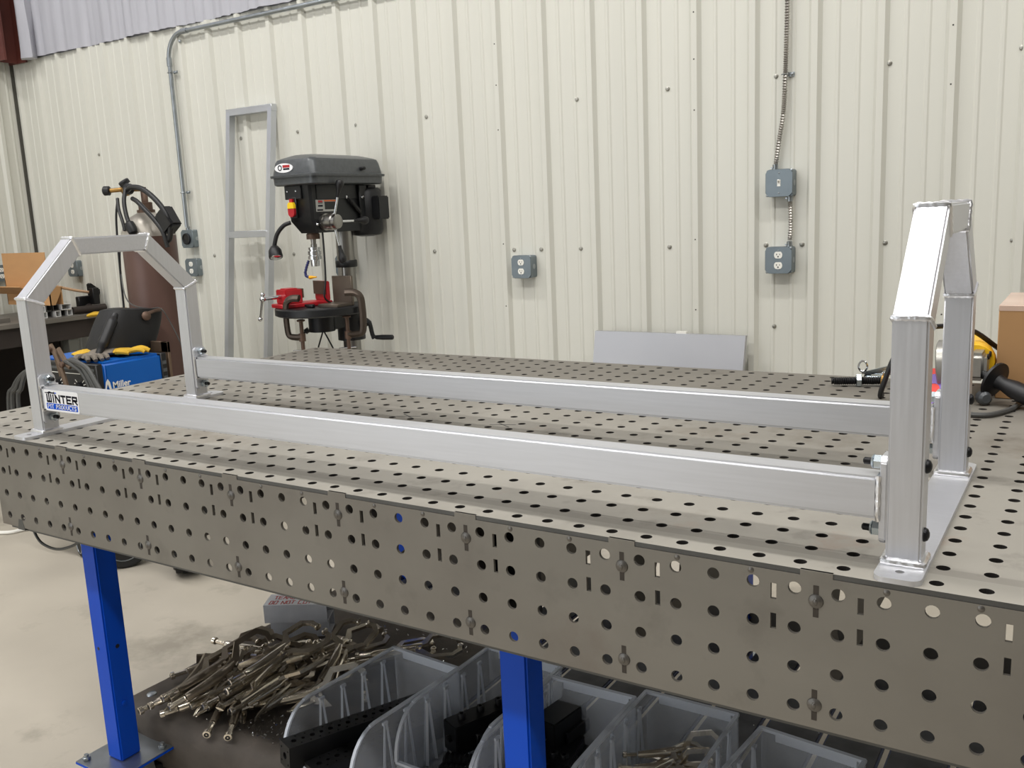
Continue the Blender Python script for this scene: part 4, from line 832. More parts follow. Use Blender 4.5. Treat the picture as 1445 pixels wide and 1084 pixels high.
for pts, r in ((((-72.6, 66.4, 24.0), (-70.8, 65.9, 24.4), (-67.5, 65.5, 24.0), (-64.2, 65.3, 22.3), (-61.8, 65.4, 19.9), (-61.0, 65.6, 17.3), (-61.6, 65.8, 15.2), (-62.8, 66, 14.6)), .48),
               (((-71.5, 66.4, 22.4), (-69.2, 65.6, 21.8), (-66.6, 65.2, 20.2), (-64.2, 65.2, 18.2), (-62.6, 65.3, 16.2), (-62.2, 65.6, 13.6)), .42),
               (((-73.0, 66.3, 24.3), (-72.4, 65.2, 22.0), (-71.3, 64.6, 19.2), (-70.2, 64.4, 17.4), (-69.7, 64.5, 15.6), (-69.0, 64.6, 13.5)), .38),
               (((-75.6, 66.2, 22.6), (-74.6, 65.5, 20.6), (-73.2, 65.0, 18.4), (-72.6, 64.8, 16.8)), .3), (((-75.9, 66.4, 22.4), (-76.4, 66.0, 19), (-76.4, 65.6, 12), (-75.9, 65.0, 2)), .2)):
    g = G(); g.tube(pts, r, 10, 6); part('hose', g, m_cblk, t)
g = G(); g.lathe([(.4, 0), (.8, .3), (.95, 1.4), (.8, 2.2), (.4, 2.5)], (-70.7, 64.4, 18.4), (.45, .05, -1), 12); part('hose_connector', g, m_black, t)
M = Matrix.Translation((-62.0, 66.2, 18.3)) @ Matrix.Rotation(R(-35), 4, 'Y'); g = G(); g.box(-1.6, 1.6, -1.2, 1.2, -2.1, 2.1, .4, 2, M=M); part('plug', g, m_black, t)
# ------------------------------------------------------------------ steel bench along the side wall
m_bsteel = pm('bench_steel', (120, 115, 108), .5, .5, .15, 3); m_bdark = pm('bench_dark', (48, 40, 36), .65, .1, .2, 4)
BX0, BX1, BY0, BY1, BZ = -157.0, -128.0, 30.0, 98.5, -2.7
t = thing('steel_bench', 'dark steel workbench along the side wall, loaded with offcuts', 'workbench', (-142, 64, FL))
g = G(); g.box(BX0, BX1, BY0, BY1, BZ - 1.0, BZ, .06); part('bench_top', g, m_bsteel, t)
g = G(); g.box(BX1 - 1.5, BX1 - 1.2, BY0, BY1, BZ - 5.4, BZ - 1.0); g.box(BX0, BX1 - 1.3, BY0, BY0 + .4, BZ - 5.4, BZ - 1.0); part('apron', g, m_bdark, t)
for x in (BX0 + 1, BX1 - 4):
    for y in (BY0 + .5, 58, 86.5, BY1 - 3.0):
        g = G(); g.box(x, x + 2.5, y, y + 2.5, FL, BZ - 1); part('leg', g, m_bdark if x < -140 else pm('post_grey', (98, 98, 92), .5, .3, .1) if 'post_grey' not in MATS else MATS['post_grey'], t)
g = G(); g.box(BX0, BX1 - 4, BY0 + 1, BY1 - 1, -30, -29); part('lower_shelf', g, m_bdark, t)
g = G(); g.box(-152, -151.5, BY0 + 1, BY1 - 1, -29, BZ - 1.2); part('shade_panel', g, m_bdark, t)  # dark panel added to stand for the shade under the bench
tm = pm('tube_dark', (96, 95, 92), .45, .4, .15); tube_m = pm('bright_tube', (226, 226, 224), .4, .15, .05)
def hollow(x0, x1, y, z, w_, h, th=.13):
    g = G(); o = [(y, z), (y + w_, z), (y + w_, z + h), (y, z + h)]; i = [(y + th, z + th), (y + w_ - th, z + th), (y + w_ - th, z + h - th), (y + th, z + h - th)]
    g.loft([[Vector((x, a, b_)) for a, b_ in p] for x, p in ((x0, o), (x1, o), (x1, i), (x0, i))], cap=False, closed=True); return g
rowz = [BZ + .02, BZ + 1.5]
spots = [(82.0, 0, 1.45, 1.4, 0, 0, 'first'), (84.0, 0, 1.2, 1.4, -1.2, 1, 'second'), (85.5, 0, 1.35, 1.4, 0, 0, 'third'), (87.1, 0, 1.2, 1.4, -.8, 1, 'fourth'), (88.5, 0, 1.3, 1.4, 0, 0, 'fifth'),
         (81.6, 1, 1.45, 1.4, .2, 0, 'first'), (83.9, 1, 1.3, 1.4, -.9, 1, 'second'), (85.3, 1, 1.4, 1.4, -.4, 1, 'third'), (87.0, 1, 2.5, 1.4, .3, 0, 'fourth, widest')]
for y, r_, w_, h, dx, dk, o_ in spots:
    hollow_g = hollow(-139, -131.6 + dx, y, rowz[r_], w_, h)
    solo('square_tube', hollow_g, tm if dk else tube_m, '%s square steel tube in the %s row on the bench, from the arch post' % (o_, 'upper' if r_ else 'lower'), 'tube', (-135, y, rowz[r_]))
m_card = pm('cardboard', (196, 150, 102), .8, 0, .05, 6, stretch=(1, 1, 3)); m_card2 = pm('cardboard_brown', (172, 132, 88), .8, 0, .05, 6)
t = thing('cardboard_box', 'open tan cardboard box with raised flaps standing on the far bench', 'box', (-141, 85, .22))
BB = .22
g = G(); g.box(-148.5, -130.6, 84, 84.25, BB, 6.3); part('box_wall', g, m_card, t)
g = G(); g.box(-148.5, -130.6, 84.02, 84.2, 6.3, 12.6); part('box_flap', g, m_card, t)
g = G(); g.prism([(84, BB), (85.2, BB), (87.6, 4.4), (84, 4.4)], (-130.8, 0, 0), (0, 1, 0), (0, 0, 1), (.2, 0, 0)); part('box_wall', g, m_card2, t)  # browner card puts the shade on this side wall into its colour
g = G(); g.box(-148.5, -148.3, 84, 87, BB, 6.3); part('box_wall', g, m_card, t)
g = G(); g.box(-148.5, -130.6, 87, 87.2, BB, 4.2); part('box_wall', g, m_card2, t)
g = G(); M = Matrix.Translation((0, 83.95, 2.9)) @ Matrix.Rotation(R(-28), 4, 'X'); g.box(-151.5, -136, -4.2, 0, -.1, .1, M=M); part('box_flap', g, m_card, t)
t = thing('hammer', 'hammer with long pale wooden handle resting on the far bench', 'hammer', (-133, 94, BZ))
g = G(); g.tube([(-135, 88.2, 4.4), (-135, 93.0, 3.0), (-135, 98.6, 1.7)], .34, 8, 5); part('hammer_handle', g, pm('wood_handle', (206, 168, 134), .6), t)
g = G(); g.prism([(0, -.3), (2.3, -.2), (2.9, .9), (.4, 2.9), (-.1, 2.6)], (-135.6, 97.0, 1.4), (0, 1, 0), (0, 0, 1), (1.2, 0, 0)); g.box(-135.7, -134.3, 93.5, 97, BZ + .02, 1.3, .2); part('hammer_head', g, m_bolt, t)
g = G(); g.cyl((-131.8, 94.5, -1.6), (-137.5, 98, -1.6), 1.0, n=18); g.cyl((-131.8, 90, -1.7), (-131.0, 98.2, -1.7), .9, n=18); solo('steel_pipe', g, m_bdark, 'short dark steel pipe lying on the bench end by the gas cylinder', 'pipe', (-131, 94, BZ))
g = G(); g.box(-133.4, -131.8, 95.9, 97.6, BZ + 1.9, 3.2, .1); solo('steel_block', g, m_bolt, 'small dark upright block next to the hammer head', 'block', (-132.6, 96.7, BZ + 1.9))
for k in range(4):
    g = G(); g.box(-155, -129.6 - k * 1.1, 62.5 + k * 3.4, 65.0 + k * 3.4, BZ + .02, BZ + .8 + .2 * (k % 2)); solo('steel_bar', g, m_bsteel if k % 2 else m_bdark, '%s flat bar lying across the bench in front of the cardboard box' % ('nearest', 'second', 'third', 'farthest')[k], 'bar', (-142, 63 + k * 3.4, BZ))
# ------------------------------------------------------------------ things at the right end of the table
t = thing('angle_grinder', 'yellow and black angle grinder with side handle lying at the table end', 'grinder', (68, 43, 0))
m_gy = pm('grinder_yellow', (236, 184, 20), .4, 0, .05); m_gsil = pm('gear_head', (168, 166, 160), .35, .8, .1, 20)
hh = Vector((68.9, 42.0, 2.9))
g = G(); g.lathe([(.7, -.4), (.95, .2), (1.0, .9), (.8, 1.2), (.5, 1.4)], hh, (-1, 0, -.1), 18); g.box(hh.x - .5, hh.x + 1.0, hh.y - .9, hh.y + 2.2, hh.z - 1.1, hh.z + 1.2, .4, 3); part('gear_head', g, m_gsil, t)
for dy in (.0, 1.5):
    g = G(); g.lathe([(.26, 0), (.22, .1), (.1, .12)], (hh.x + 1.0, hh.y + dy, hh.z + .85), (1, -.2, .1), 10); part('head_screw', g, m_bolt, t)
g = G(); g.loft([[Vector((hh.x + .1 - a * .10 + w_ * math.cos(q_), hh.y + a, hh.z + .2 - a * .02 + w_ * math.sin(q_) * .95)) for q_ in [2 * math.pi * i / 18 for i in range(18)]] for a, w_ in ((1.6, 1.45), (2.4, 1.6), (4.5, 1.5), (6.2, 1.2), (9.5, 1.15), (11, 1.3))]); part('motor_housing', g, m_gy, t)
g = G(); g.lathe([(.3, .9), (2.2, 1.0), (2.25, 1.9), (2.1, 2.0), (2.05, 1.15), (.3, 1.1)], hh + Vector((-.6, -.1, .05)), (-1, 0, -.1), 28); part('guard', g, m_gsil, t)
g = G(); g.lathe([(.35, 1.3), (1.95, 1.35), (1.95, 1.6), (.35, 1.65), (.35, 2.1)], hh + Vector((-.6, -.1, .05)), (-1, 0, -.1), 26); part('flap_disc', g, m_bolt, t)
hd = Vector((.93, -.52, -.34)).normalized(); p0 = hh + Vector((.7, -.3, -.55))
g = G(); g.lathe([(.38, 0), (.38, .7), (1.25, .95), (1.5, 1.05), (1.5, 1.25), (1.1, 1.3), (.62, 1.5), (.55, 2.0), (.72, 2.8), (.76, 4.2), (.7, 5.4), (.85, 5.9), (.6, 6.2)], p0, hd, 24); part('side_handle', g, m_black, t)
g = G(); g.lathe([(.3, 0), (.55, .2), (.55, .8), (.35, 1.0)], (69.6, 40.9, .62), (.5, -.8, 0), 14); part('lock_lever', g, m_dgrey, t)
g = G(); g.tube([(62.0, 41.0, .22), (62.0, 40.3, .3), (62.3, 40.0, 1.4), (63.2, 40.4, 4.0), (64.6, 42.2, 5.6), (66.2, 44.0, 5.9), (68.2, 46.2, 5.3), (70.0, 48.3, 3.6), (69.6, 52.6, 3.0)], .22, 8, 6); part('power_cord', g, m_cblk, t)
g = G(); g.tube([(66.5, 38.2, .24), (68.6, 35.9, .24), (70.6, 35.8, .24), (72.0, 38.6, .24), (72.8, 42, .24), (76, 44.5, .24), (82, 45, .24)], .2, 8, 6); solo('extension_cord', g, m_cable, 'grey cord lying in a curve on the table top under the grinder handle', 'cord', (70.6, 36, 0))
g = G(); g.lathe([(2.3, 0), (2.3, .25), (.5, .3)], (66.2, 39.9, 1.0), (-.25, -.65, .72), 26); fd = solo('flap_disc', g, pm('disc_red', (220, 56, 44), .5), 'red abrasive disc leaning under the grinder head, between the two right posts', 'disc', (66.3, 40.6, .1))
g = G(); g.lathe([(1.6, 0), (1.6, .02), (.6, .02), (.6, 0)], Vector((66.2, 39.9, 1.0)) + Vector((-.25, -.65, .72)) * .3, (-.25, -.65, .72), 22, False); part('disc_label', g, pm('disc_violet', (120, 92, 170), .5), fd)
t = thing('cardboard_box', 'brown taped cardboard box at the far right corner of the table', 'box', (78, 48.5, 0))
g = G(); g.box(70.4, 88, 43.6, 54.5, .02, 7.75, .06); part('box_body', g, m_card2, t)
g = G(); g.box(70.38, 88, 43.58, 54.52, 7.3, 7.8, .05); part('packing_tape', g, pm('clear_tape', (206, 178, 160), .22), t)
g = G(); letters(g, 'D', (73.3, 45.0, 7.8), (1, .2, 0), (0, 1, 0), (0, 0, 1), 2.2, 1.6, .3, .22, .01); part('marker_line', g, pm('marker_violet', (72, 48, 140), .5), t)
# threaded clamp with spring and chrome rod lying on the table
t = thing('table_clamp', 'black threaded bar clamp with silver nut and brass foot on the table top', 'clamp', (58.8, 44.9, 0))
a, b_ = Vector((57.0, 44.7, .48)), Vector((61.1, 46.0, .55)); d = (b_ - a).normalized()
g = G(); pr_ = []
L_ = (b_ - a).length; n_ = 46
for k in range(n_): pr_.append((.30 if k % 2 else .37, L_ * k / n_))
g.lathe([(.2, 0)] + pr_[2:], a, d, 12); part('threaded_bar', g, m_bolt, t)
g = G(); g.lathe([(.3, -.12), (.3, .02)], a, d, 12); part('bar_end', g, m_bolt, t)
g = G(); g.hexn(a + d * 2.0, d, .62, .5); part('nut', g, m_zinc, t)
g = G(); g.lathe([(.3, 0), (.68, .1), (.68, .25), (.4, .35)], a + d * (L_ - .1), d + Vector((.1, -.4, -.1)), 16); part('brass_foot', g, m_brass, t)
t = thing('toggle_clamp', 'small chrome toggle clamp with long rod behind the threaded bar', 'clamp', (61, 47.5, 0))
g = G(); g.cyl((59.0, 47.3, .95), (69, 49.2, .8), .16, n=10); part('push_rod', g, m_chr, t)
g = G(); g.tube([(59.1 + .38 * math.cos(q_), 47.2, 1.55 + .5 * math.sin(q_)) for q_ in [2 * math.pi * i / 14 for i in range(14)]], .1, 6, 1, closed=True); part('ring_pull', g, m_chr, t)
g = G(); g.prism([(0, 0), (2.2, .8), (2.3, 1.15), (.2, .55)], (59.2, 47.1, .55), (1, .2, 0), (0, 0, 1), (0, .5, 0)); g.box(59.4, 61.2, 47.0, 47.8, .02, .7, .1); part('clamp_body', g, m_zinc, t)
g = G(); g.prism([(2.1, .75), (3.1, 1.1), (3.1, 1.6), (2.2, 1.25)], (59.2, 47.0, .55), (1, .2, 0), (0, 0, 1), (0, .7, 0)); part('grip', g, pm('maroon_grip', (92, 36, 38), .4), t)
# ------------------------------------------------------------------ floor odds and ends
g = G(); g.tube([(-112, 40, FL + .35), (-94, 45.8, FL + .35), (-90.6, 50, FL + .35), (-80, 60, FL + .35)], .35, 8, 5); solo('white_hose', g, m_white, 'thin white hose lying on the concrete floor beyond the table end', 'hose', (-94, 46, FL))
g = G(); g.tube([(-.9, 1.2, -7.9), (-.5, 1.1, -8.8), (.6, 1.0, -9.55), (2.7, 1.0, -9.75), (4.9, 1.1, -9.15), (6.4, 1.4, -8.3), (7.2, 2.2, -7.6)], .12, 8, 6); solo('hanging_cable', g, m_cable, 'thin grey cable sagging below the front panel beside the blue leg', 'cable', (2.7, 1, -9.7))
g = G(); g.prism([(-.55, 0), (.55, 0), (.25, .95), (-.25, .95)], (-.45, -.02, -8.15), (1, 0, 0), (0, 0, 1), (0, .25, 0)); solo('cable_holder', g, m_edge, 'small dark tab holding the sagging cable at the panel edge', 'bracket', (-.45, 0, -8.1))
# ------------------------------------------------------------------ rubber mat, clamps, bins on the lower shelf
mat_g = G(); prof = [(6.7, SH - 4.4), (6.45, SH - 2.6), (6.5, SH - 1.2), (6.95, SH - .1), (8.2, SH + .2), (12, SH + .14), (20, SH + .16), (30, SH + .14), (40, SH + .15)]
vs = []; nx = 26
for i in range(nx + 1):
    x = -.35 + 25.2 * i / nx
    for j, (y, z) in enumerate(prof):
        dr = (x / 25) * .9 if j < 3 else 0
        vs.append((x + (.5 - i / nx) * .0 - (.8 if i == 0 and j < 3 else 0), y + .12 * math.sin(i * .9) * (j < 5) + dr * .0, z - (1.6 * (i / nx)) * (j == 0) + .05 * math.sin(i * 1.3 + j)))
k = len(prof)
mat_g._add(vs, [(i * k + j, (i + 1) * k + j, (i + 1) * k + j + 1, i * k + j + 1) for i in range(nx) for j in range(k - 1)])
bmesh.ops.solidify(mat_g.b, geom=list(mat_g.b.faces), thickness=.14)
m_mat = pm('rubber_mat', (116, 108, 100), .6, 0, .25, 9, bump=.25, bscale=110, alt=(138, 127, 116), altamt=.40, altscale=9)
mt_ = solo('rubber_mat', mat_g, m_mat, 'worn black rubber mat drooping over the front of the lower shelf under the clamps', 'mat', (12, 20, SH), smooth=60)
g = G(); g.lathe([(.5, 0), (.45, .12), (.1, .22)], (1.2, 9.3, SH + .2), (0, 0, 1), 12); solo('slug', g, m_galv, 'small round metal slug on the mat corner beside the blue leg', 'slug', (1.2, 9.3, SH + .2))
# metal chips
g = G(); rr = random.Random(11)
for i in range(420):
    if i < 300: x, y = rr.gauss(16.5, 3.2), rr.gauss(10.2, 1.7)
    else: x, y = rr.uniform(8, 24), rr.uniform(20, 36)
    if not (1 < x < 24 and 8.7 < y < 38): continue
    a = rr.uniform(0, 6.28); l = rr.uniform(.08, .32); c, s_ = math.cos(a), math.sin(a); z = SH + .23
    g._add([(x, y, z), (x + c * l - s_ * .05, y + s_ * l + c * .05, z + rr.uniform(0, .1)), (x + c * l, y + s_ * l, z + rr.uniform(.0, .16)), (x - s_ * .04, y + c * .04, z + .02)], [(0, 1, 2), (0, 2, 3)])
solo('metal_chips', g, m_chr, 'bright metal chips scattered over the rubber mat', 'metal chips', (16, 10, SH), kind='stuff', smooth=0)
g = G()
for i in range(150):
    x, y = rr.uniform(25, 95), rr.uniform(24, 42); a = rr.uniform(0, 6.28); l = rr.uniform(.05, .22); c, s_ = math.cos(a), math.sin(a)
    g._add([(x, y, SH + .02), (x + c * l, y + s_ * l, SH + .05), (x + c * l - s_ * .05, y + s_ * l + c * .05, SH + .03)], [(0, 1, 2)])
solo('shelf_chips', g, m_chr, 'fine bright chips sprinkled on the dark slats behind the bins', 'metal chips', (60, 33, SH), kind='stuff', smooth=0)
# locking C clamp prototype, laid along +x with its screw end at the origin
m_nick = pm('nickel', (192, 183, 168), .24, .85, .16, 8, rvar=.1); m_nickd = pm('nickel_dull', (150, 140, 126), .32, .8, .2, 8, rvar=.1); m_nickb = pm('nickel_bright', (224, 216, 202), .18, .9, .08, 8)
def flat(path, w_, th_, z=0):
    P = [Vector((a, b_)) for a, b_ in path]; Lf, Rt = [], []
    for i, p in enumerate(P):
        a, b_ = P[max(i - 1, 0)], P[min(i + 1, len(P) - 1)]; d = (b_ - a).normalized(); n_ = Vector((-d.y, d.x)); ww = w_[i] if isinstance(w_, (list, tuple)) else w_
        Lf.append(p + n_ * ww / 2); Rt.append(p - n_ * ww / 2)
    g = G()
    for i in range(len(P) - 1):
        q = [Lf[i], Lf[i + 1], Rt[i + 1], Rt[i]]
        g.loft([[Vector((p.x, p.y, z - th_ / 2)) for p in q], [Vector((p.x, p.y, z + th_ / 2)) for p in q]])
    bmesh.ops.remove_doubles(g.b, verts=g.b.verts, dist=1e-4)
    return g
def clamp_proto(mat_a, mat_b, label, pads=True):
    t = thing('locking_clamp', label, 'clamp', (0, 0, 0))
    g = G(); g.loft([[Vector((x, y + h * math.cos(a), h * .85 * math.sin(a))) for a in [2 * math.pi * i / 10 for i in range(10)]] for x, y, h in ((.7, 0, .38), (1.0, 0, .45), (2.6, .06, .5), (4.4, .22, .58), (5.6, .42, .5), (6.4, .7, .3))]); part('fixed_handle', g, mat_a, t)
    g = G(); pr_ = [(.27, -.9)]
    for k in range(12): pr_.append((.28 if k % 2 else .24, -.85 + k * .13))
    g.lathe(pr_, (0, 0, 0), (1, 0, 0), 8); g.lathe([(.3, -1.2), (.42, -1.15), (.42, -.75), (.3, -.7)], (0, 0, 0), (1, 0, 0), 10); sc_ = part('adjusting_screw', g, mat_b, t)
    g = G(); g.lathe([(.27, 0), (.27, -.02), (.1, -.02), (.1, 0)], (-1.21, 0, 0), (1, 0, 0), 8, False); part('screw_socket', g, m_black, sc_)
    g = flat([(5.4, .5), (6.7, 1.0), (7.5, 2.35), (9.9, 2.5), (10.7, 1.7), (10.75, .75)], [.7, .8, .62, .62, .6, .45], .36); part('fixed_jaw', g, mat_a, t)
    g = flat([(5.0, -.3), (6.2, -.65), (7.3, -1.9), (9.7, -2.05), (10.6, -1.3), (10.65, -.45)], [.6, .8, .62, .62, .6, .45], .34); part('moving_jaw', g, mat_a, t)
    if pads:
        for s_ in (-1, 1):
            g = G(); y = .12 + .4 * s_; g.lathe([(.2, 0), (.42, .06), (.42, .2), (.2, .34)], (10.72, y + .06 * s_, 0), (0, s_, 0), 10); part('swivel_pad', g, mat_b, t)
    for x, y in ((6.1, .05), (5.4, -.1)):
        g = G(); g.cyl((x, y, -.3), (x, y, .3), .2, n=8); part('rivet', g, mat_b, t)
    g = G(); g.loft([[Vector((x, y + h * math.cos(a), .44 * math.sin(a))) for a in [2 * math.pi * i / 8 for i in range(8)]] for x, y, h in ((5.6, -.5, .22), (4.2, -.8, .26), (2.6, -1.15, .2), (1.0, -1.75, .22), (.5, -2.0, .12))]); part('lever', g, mat_b, t)
    g = flat([(4.6, .1), (3.0, -.95)], .2, .16); part('toggle_link', g, mat_b, t)
    return t
PILE = [((4.28, 6.9, -27.0), (.267, .947, .13), 15, 0, 'foremost locking clamp, its screw end nearest the blue leg, on the rubber mat'),
 ((5.11, 7.4, -26.5), (.214, .953, .16), -20, 1, 'locking clamp lying just behind the foremost one by the blue leg'),
 ((6.55, 7.88, -25.6), (.197, .969, .12), 10, 1, 'dull locking clamp high on the blue leg side of the pile, jaws far back'),
 ((8.41, 7.2, -25.6), (.298, .905, .2), 60, 1, 'fat dark locking clamp with a big round screw end in the pile'),
 ((8.89, 9.13, -26.4), (.328, .933, .1), -30, 0, 'locking clamp sunk between the fat dark clamp and the middle of the pile'),
 ((10.91, 8.9, -25.8), (.261, .958, .1), 25, 1, 'locking clamp with the round end face pointing out of the pile middle'),
 ((12.25, 9.54, -25.9), (.25, .959, .1), -15, 0, 'bright locking clamp right of the pile middle, with a hollow screw end'),
 ((12.53, 10.77, -23.9), (.144, .985, .1), 12, 2, 'topmost shiny locking clamp, its open C jaws reaching towards the grey offcuts'),
 ((12.21, 10.48, -24.8), (.047, .998, .02), -10, 0, 'locking clamp tucked directly under the topmost shiny one'),
 ((13.29, 9.95, -26.2), (.205, .974, .08), 35, 2, 'shiny locking clamp with protruding bright screw, lowest row, pile front'),
 ((12.88, 11.63, -27.0), (.464, .878, .1), 0, 0, 'locking clamp at the bottom of the pile, running towards the first clear bin'),
 ((2.58, 16.99, -25.4), (.989, .138, -.08), 20, 2, 'bright locking clamp lying crosswise along the far edge of the mat'),
 ((14.17, 7.9, -27.2), (-.56, .804, .12), 70, 1, 'dark locking clamp pointing out of the pile front, near the chips'),
 ((12.1, 7.4, -27.3), (-.495, .856, .12), -60, 1, 'dark locking clamp with split end, front of the pile, left of the chips'),
 ((7.07, 7.2, -26.9), (.519, .851, .08), 80, 2, 'locking clamp with fanned bright levers at the pile front'),
 ((13.44, 12.2, -27.1), (.751, .657, .05), 75, 2, 'locking clamp showing polished lever blades beside the first clear bin'),
 ((16.61, 16.4, -26.3), (-.2, .93, .2), 5, 0, 'upright C jaw locking clamp behind the first clear bin'),
 ((11.26, 15.4, -26.8), (.15, .98, .03), 0, 1, 'locking clamp lying flat below the topmost one at the back of the pile'),
 ((1.6, 12.6, -27.0), (.46, .887, .05), 30, 1, 'locking clamp along the far mat edge near the shelf corner'),
 ((14.0, 22.2, -27.3), (.696, .718, 0), 0, 2, 'flat C jaw locking clamp close to the first bin, far side of the pile'),
 ((16.4, 23.6, -26.6), (.78, .62, .03), 6, 2, 'C jaw locking clamp stacked on the flat one behind the first bin'),
 ((11.2, 19.4, -26.4), (.35, .93, -.02), 8, 0, 'large C jaw locking clamp in front of the grey tube offcuts'),
 ((9.4, 10.4, -27.0), (.05, .99, .06), 0, 1, 'dull locking clamp showing only its handle under the high dull one'), ((6.0, 11.5, -27.1), (.3, .95, .05), 40, 1, 'locking clamp deep in the heap below the fat dark clamp'), ((10.2, 12.6, -26.4), (.1, .99, .04), -35, 0, 'locking clamp deep in the heap beneath the middle screw ends'), ((8.0, 13.4, -26.6), (.35, .93, .04), 20, 1, 'locking clamp at the heap bottom towards the tube offcuts')]
protos = {}
def pose(o, p, d, roll, sc_):
    d = Vector(d).normalized(); up = Vector((0, 0, 1)); y = up.cross(d).normalized(); z = d.cross(y)
    M = Matrix((d, y, z)).transposed() @ Matrix.Rotation(R(roll), 3, 'X')
    o.location = W(p); o.rotation_euler = M.to_euler(); o.scale = (sc_,) * 3
for p, d, roll, k, lab in PILE:
    lb = lab
    if k not in protos:
        o = clamp_proto(*((m_nick, m_nickb), (m_nickd, m_nickb), (m_nickb, m_nickb))[k], lb); protos[k] = o
    else: o = dup(protos[k], label=lb)
    o['group'] = 'locking clamps heaped on the mat'
    pose(o, (p[0], p[1], max(p[2], SH + .75)), d, roll, .9)
# sheet metal clamp with a broad jaw sticking up at the back of the heap
t = thing('duckbill_clamp', 'locking clamp with a broad flat jaw sticking up at the heap\'s far edge', 'clamp', (3.6, 13.4, SH + .3))
g = G(); M = Matrix.Translation((3.0, 14.6, -25.6)) @ Matrix.Rotation(R(35), 4, 'Z') @ Matrix.Rotation(R(-50), 4, 'X')
g.prism([(-.9, 0), (.9, 0), (1.7, 3.0), (-1.7, 3.0)], (0, 0, 0), (1, 0, 0), (0, 1, 0), (0, 0, .14)); bmesh.ops.transform(g.b, matrix=M, verts=g.b.verts); part('broad_jaw', g, m_nickd, t)
g = G(); g.tube([(3.1, 14.7, -25.7), (3.8, 13.0, -26.4), (4.4, 10.6, -26.9), (4.6, 8.6, -27.2)], [.4, .45, .42, .3], 8, 5); part('fixed_handle', g, m_nickd, t)
# two aluminium offcuts, one on the other, the upper with red handwriting
m_off = pm('offcut_aluminium', (208, 210, 216), .45, .35, .06, 8, stretch=(3, 3, 1))
def offcut(cx, cy, z, L_, w_, h, ang, label):
    M = Matrix.Translation((cx, cy, z)) @ Matrix.Rotation(R(ang), 4, 'Z')
    t = thing('tube_offcut', label, 'offcut', (cx, cy, z)); th_ = .16
    g = G(); o = [(-w_ / 2, 0), (w_ / 2, 0), (w_ / 2, h), (-w_ / 2, h)]; i = [(-w_ / 2 + th_, th_), (w_ / 2 - th_, th_), (w_ / 2 - th_, h - th_), (-w_ / 2 + th_, h - th_)]
    g.loft([[Vector((x, a, b_)) for a, b_ in p] for x, p in ((-L_ / 2, o), (L_ / 2, o), (L_ / 2, i), (-L_ / 2, i))], cap=False, closed=True)
    bmesh.ops.transform(g.b, matrix=M, verts=g.b.verts); part('tube_wall', g, m_off, t); return t, M
offcut(4.6, 26.6, SH + .2, 6.4, 3.0, 2.05, 33, 'lower of two grey aluminium tube offcuts stacked on the mat')
t, M = offcut(4.9, 25.9, SH + 2.27, 6.9, 3.0, 2.05, 30, 'upper grey aluminium tube offcut with red handwriting')
g = G(); letters(g, 'TEARDROP', (-2.7, .1, 2.06), (1, 0, 0), (0, 1, 0), (0, 0, 1), .8, .34, .16, .11, .01, .05); letters(g, 'DO NOT CUT', (-2.9, -1.2, 2.06), (1, 0, 0), (0, 1, 0), (0, 0, 1), .8, .34, .16, .11, .01, .05)
bmesh.ops.transform(g.b, matrix=M, verts=g.b.verts); part('handwriting', g, m_red, t)
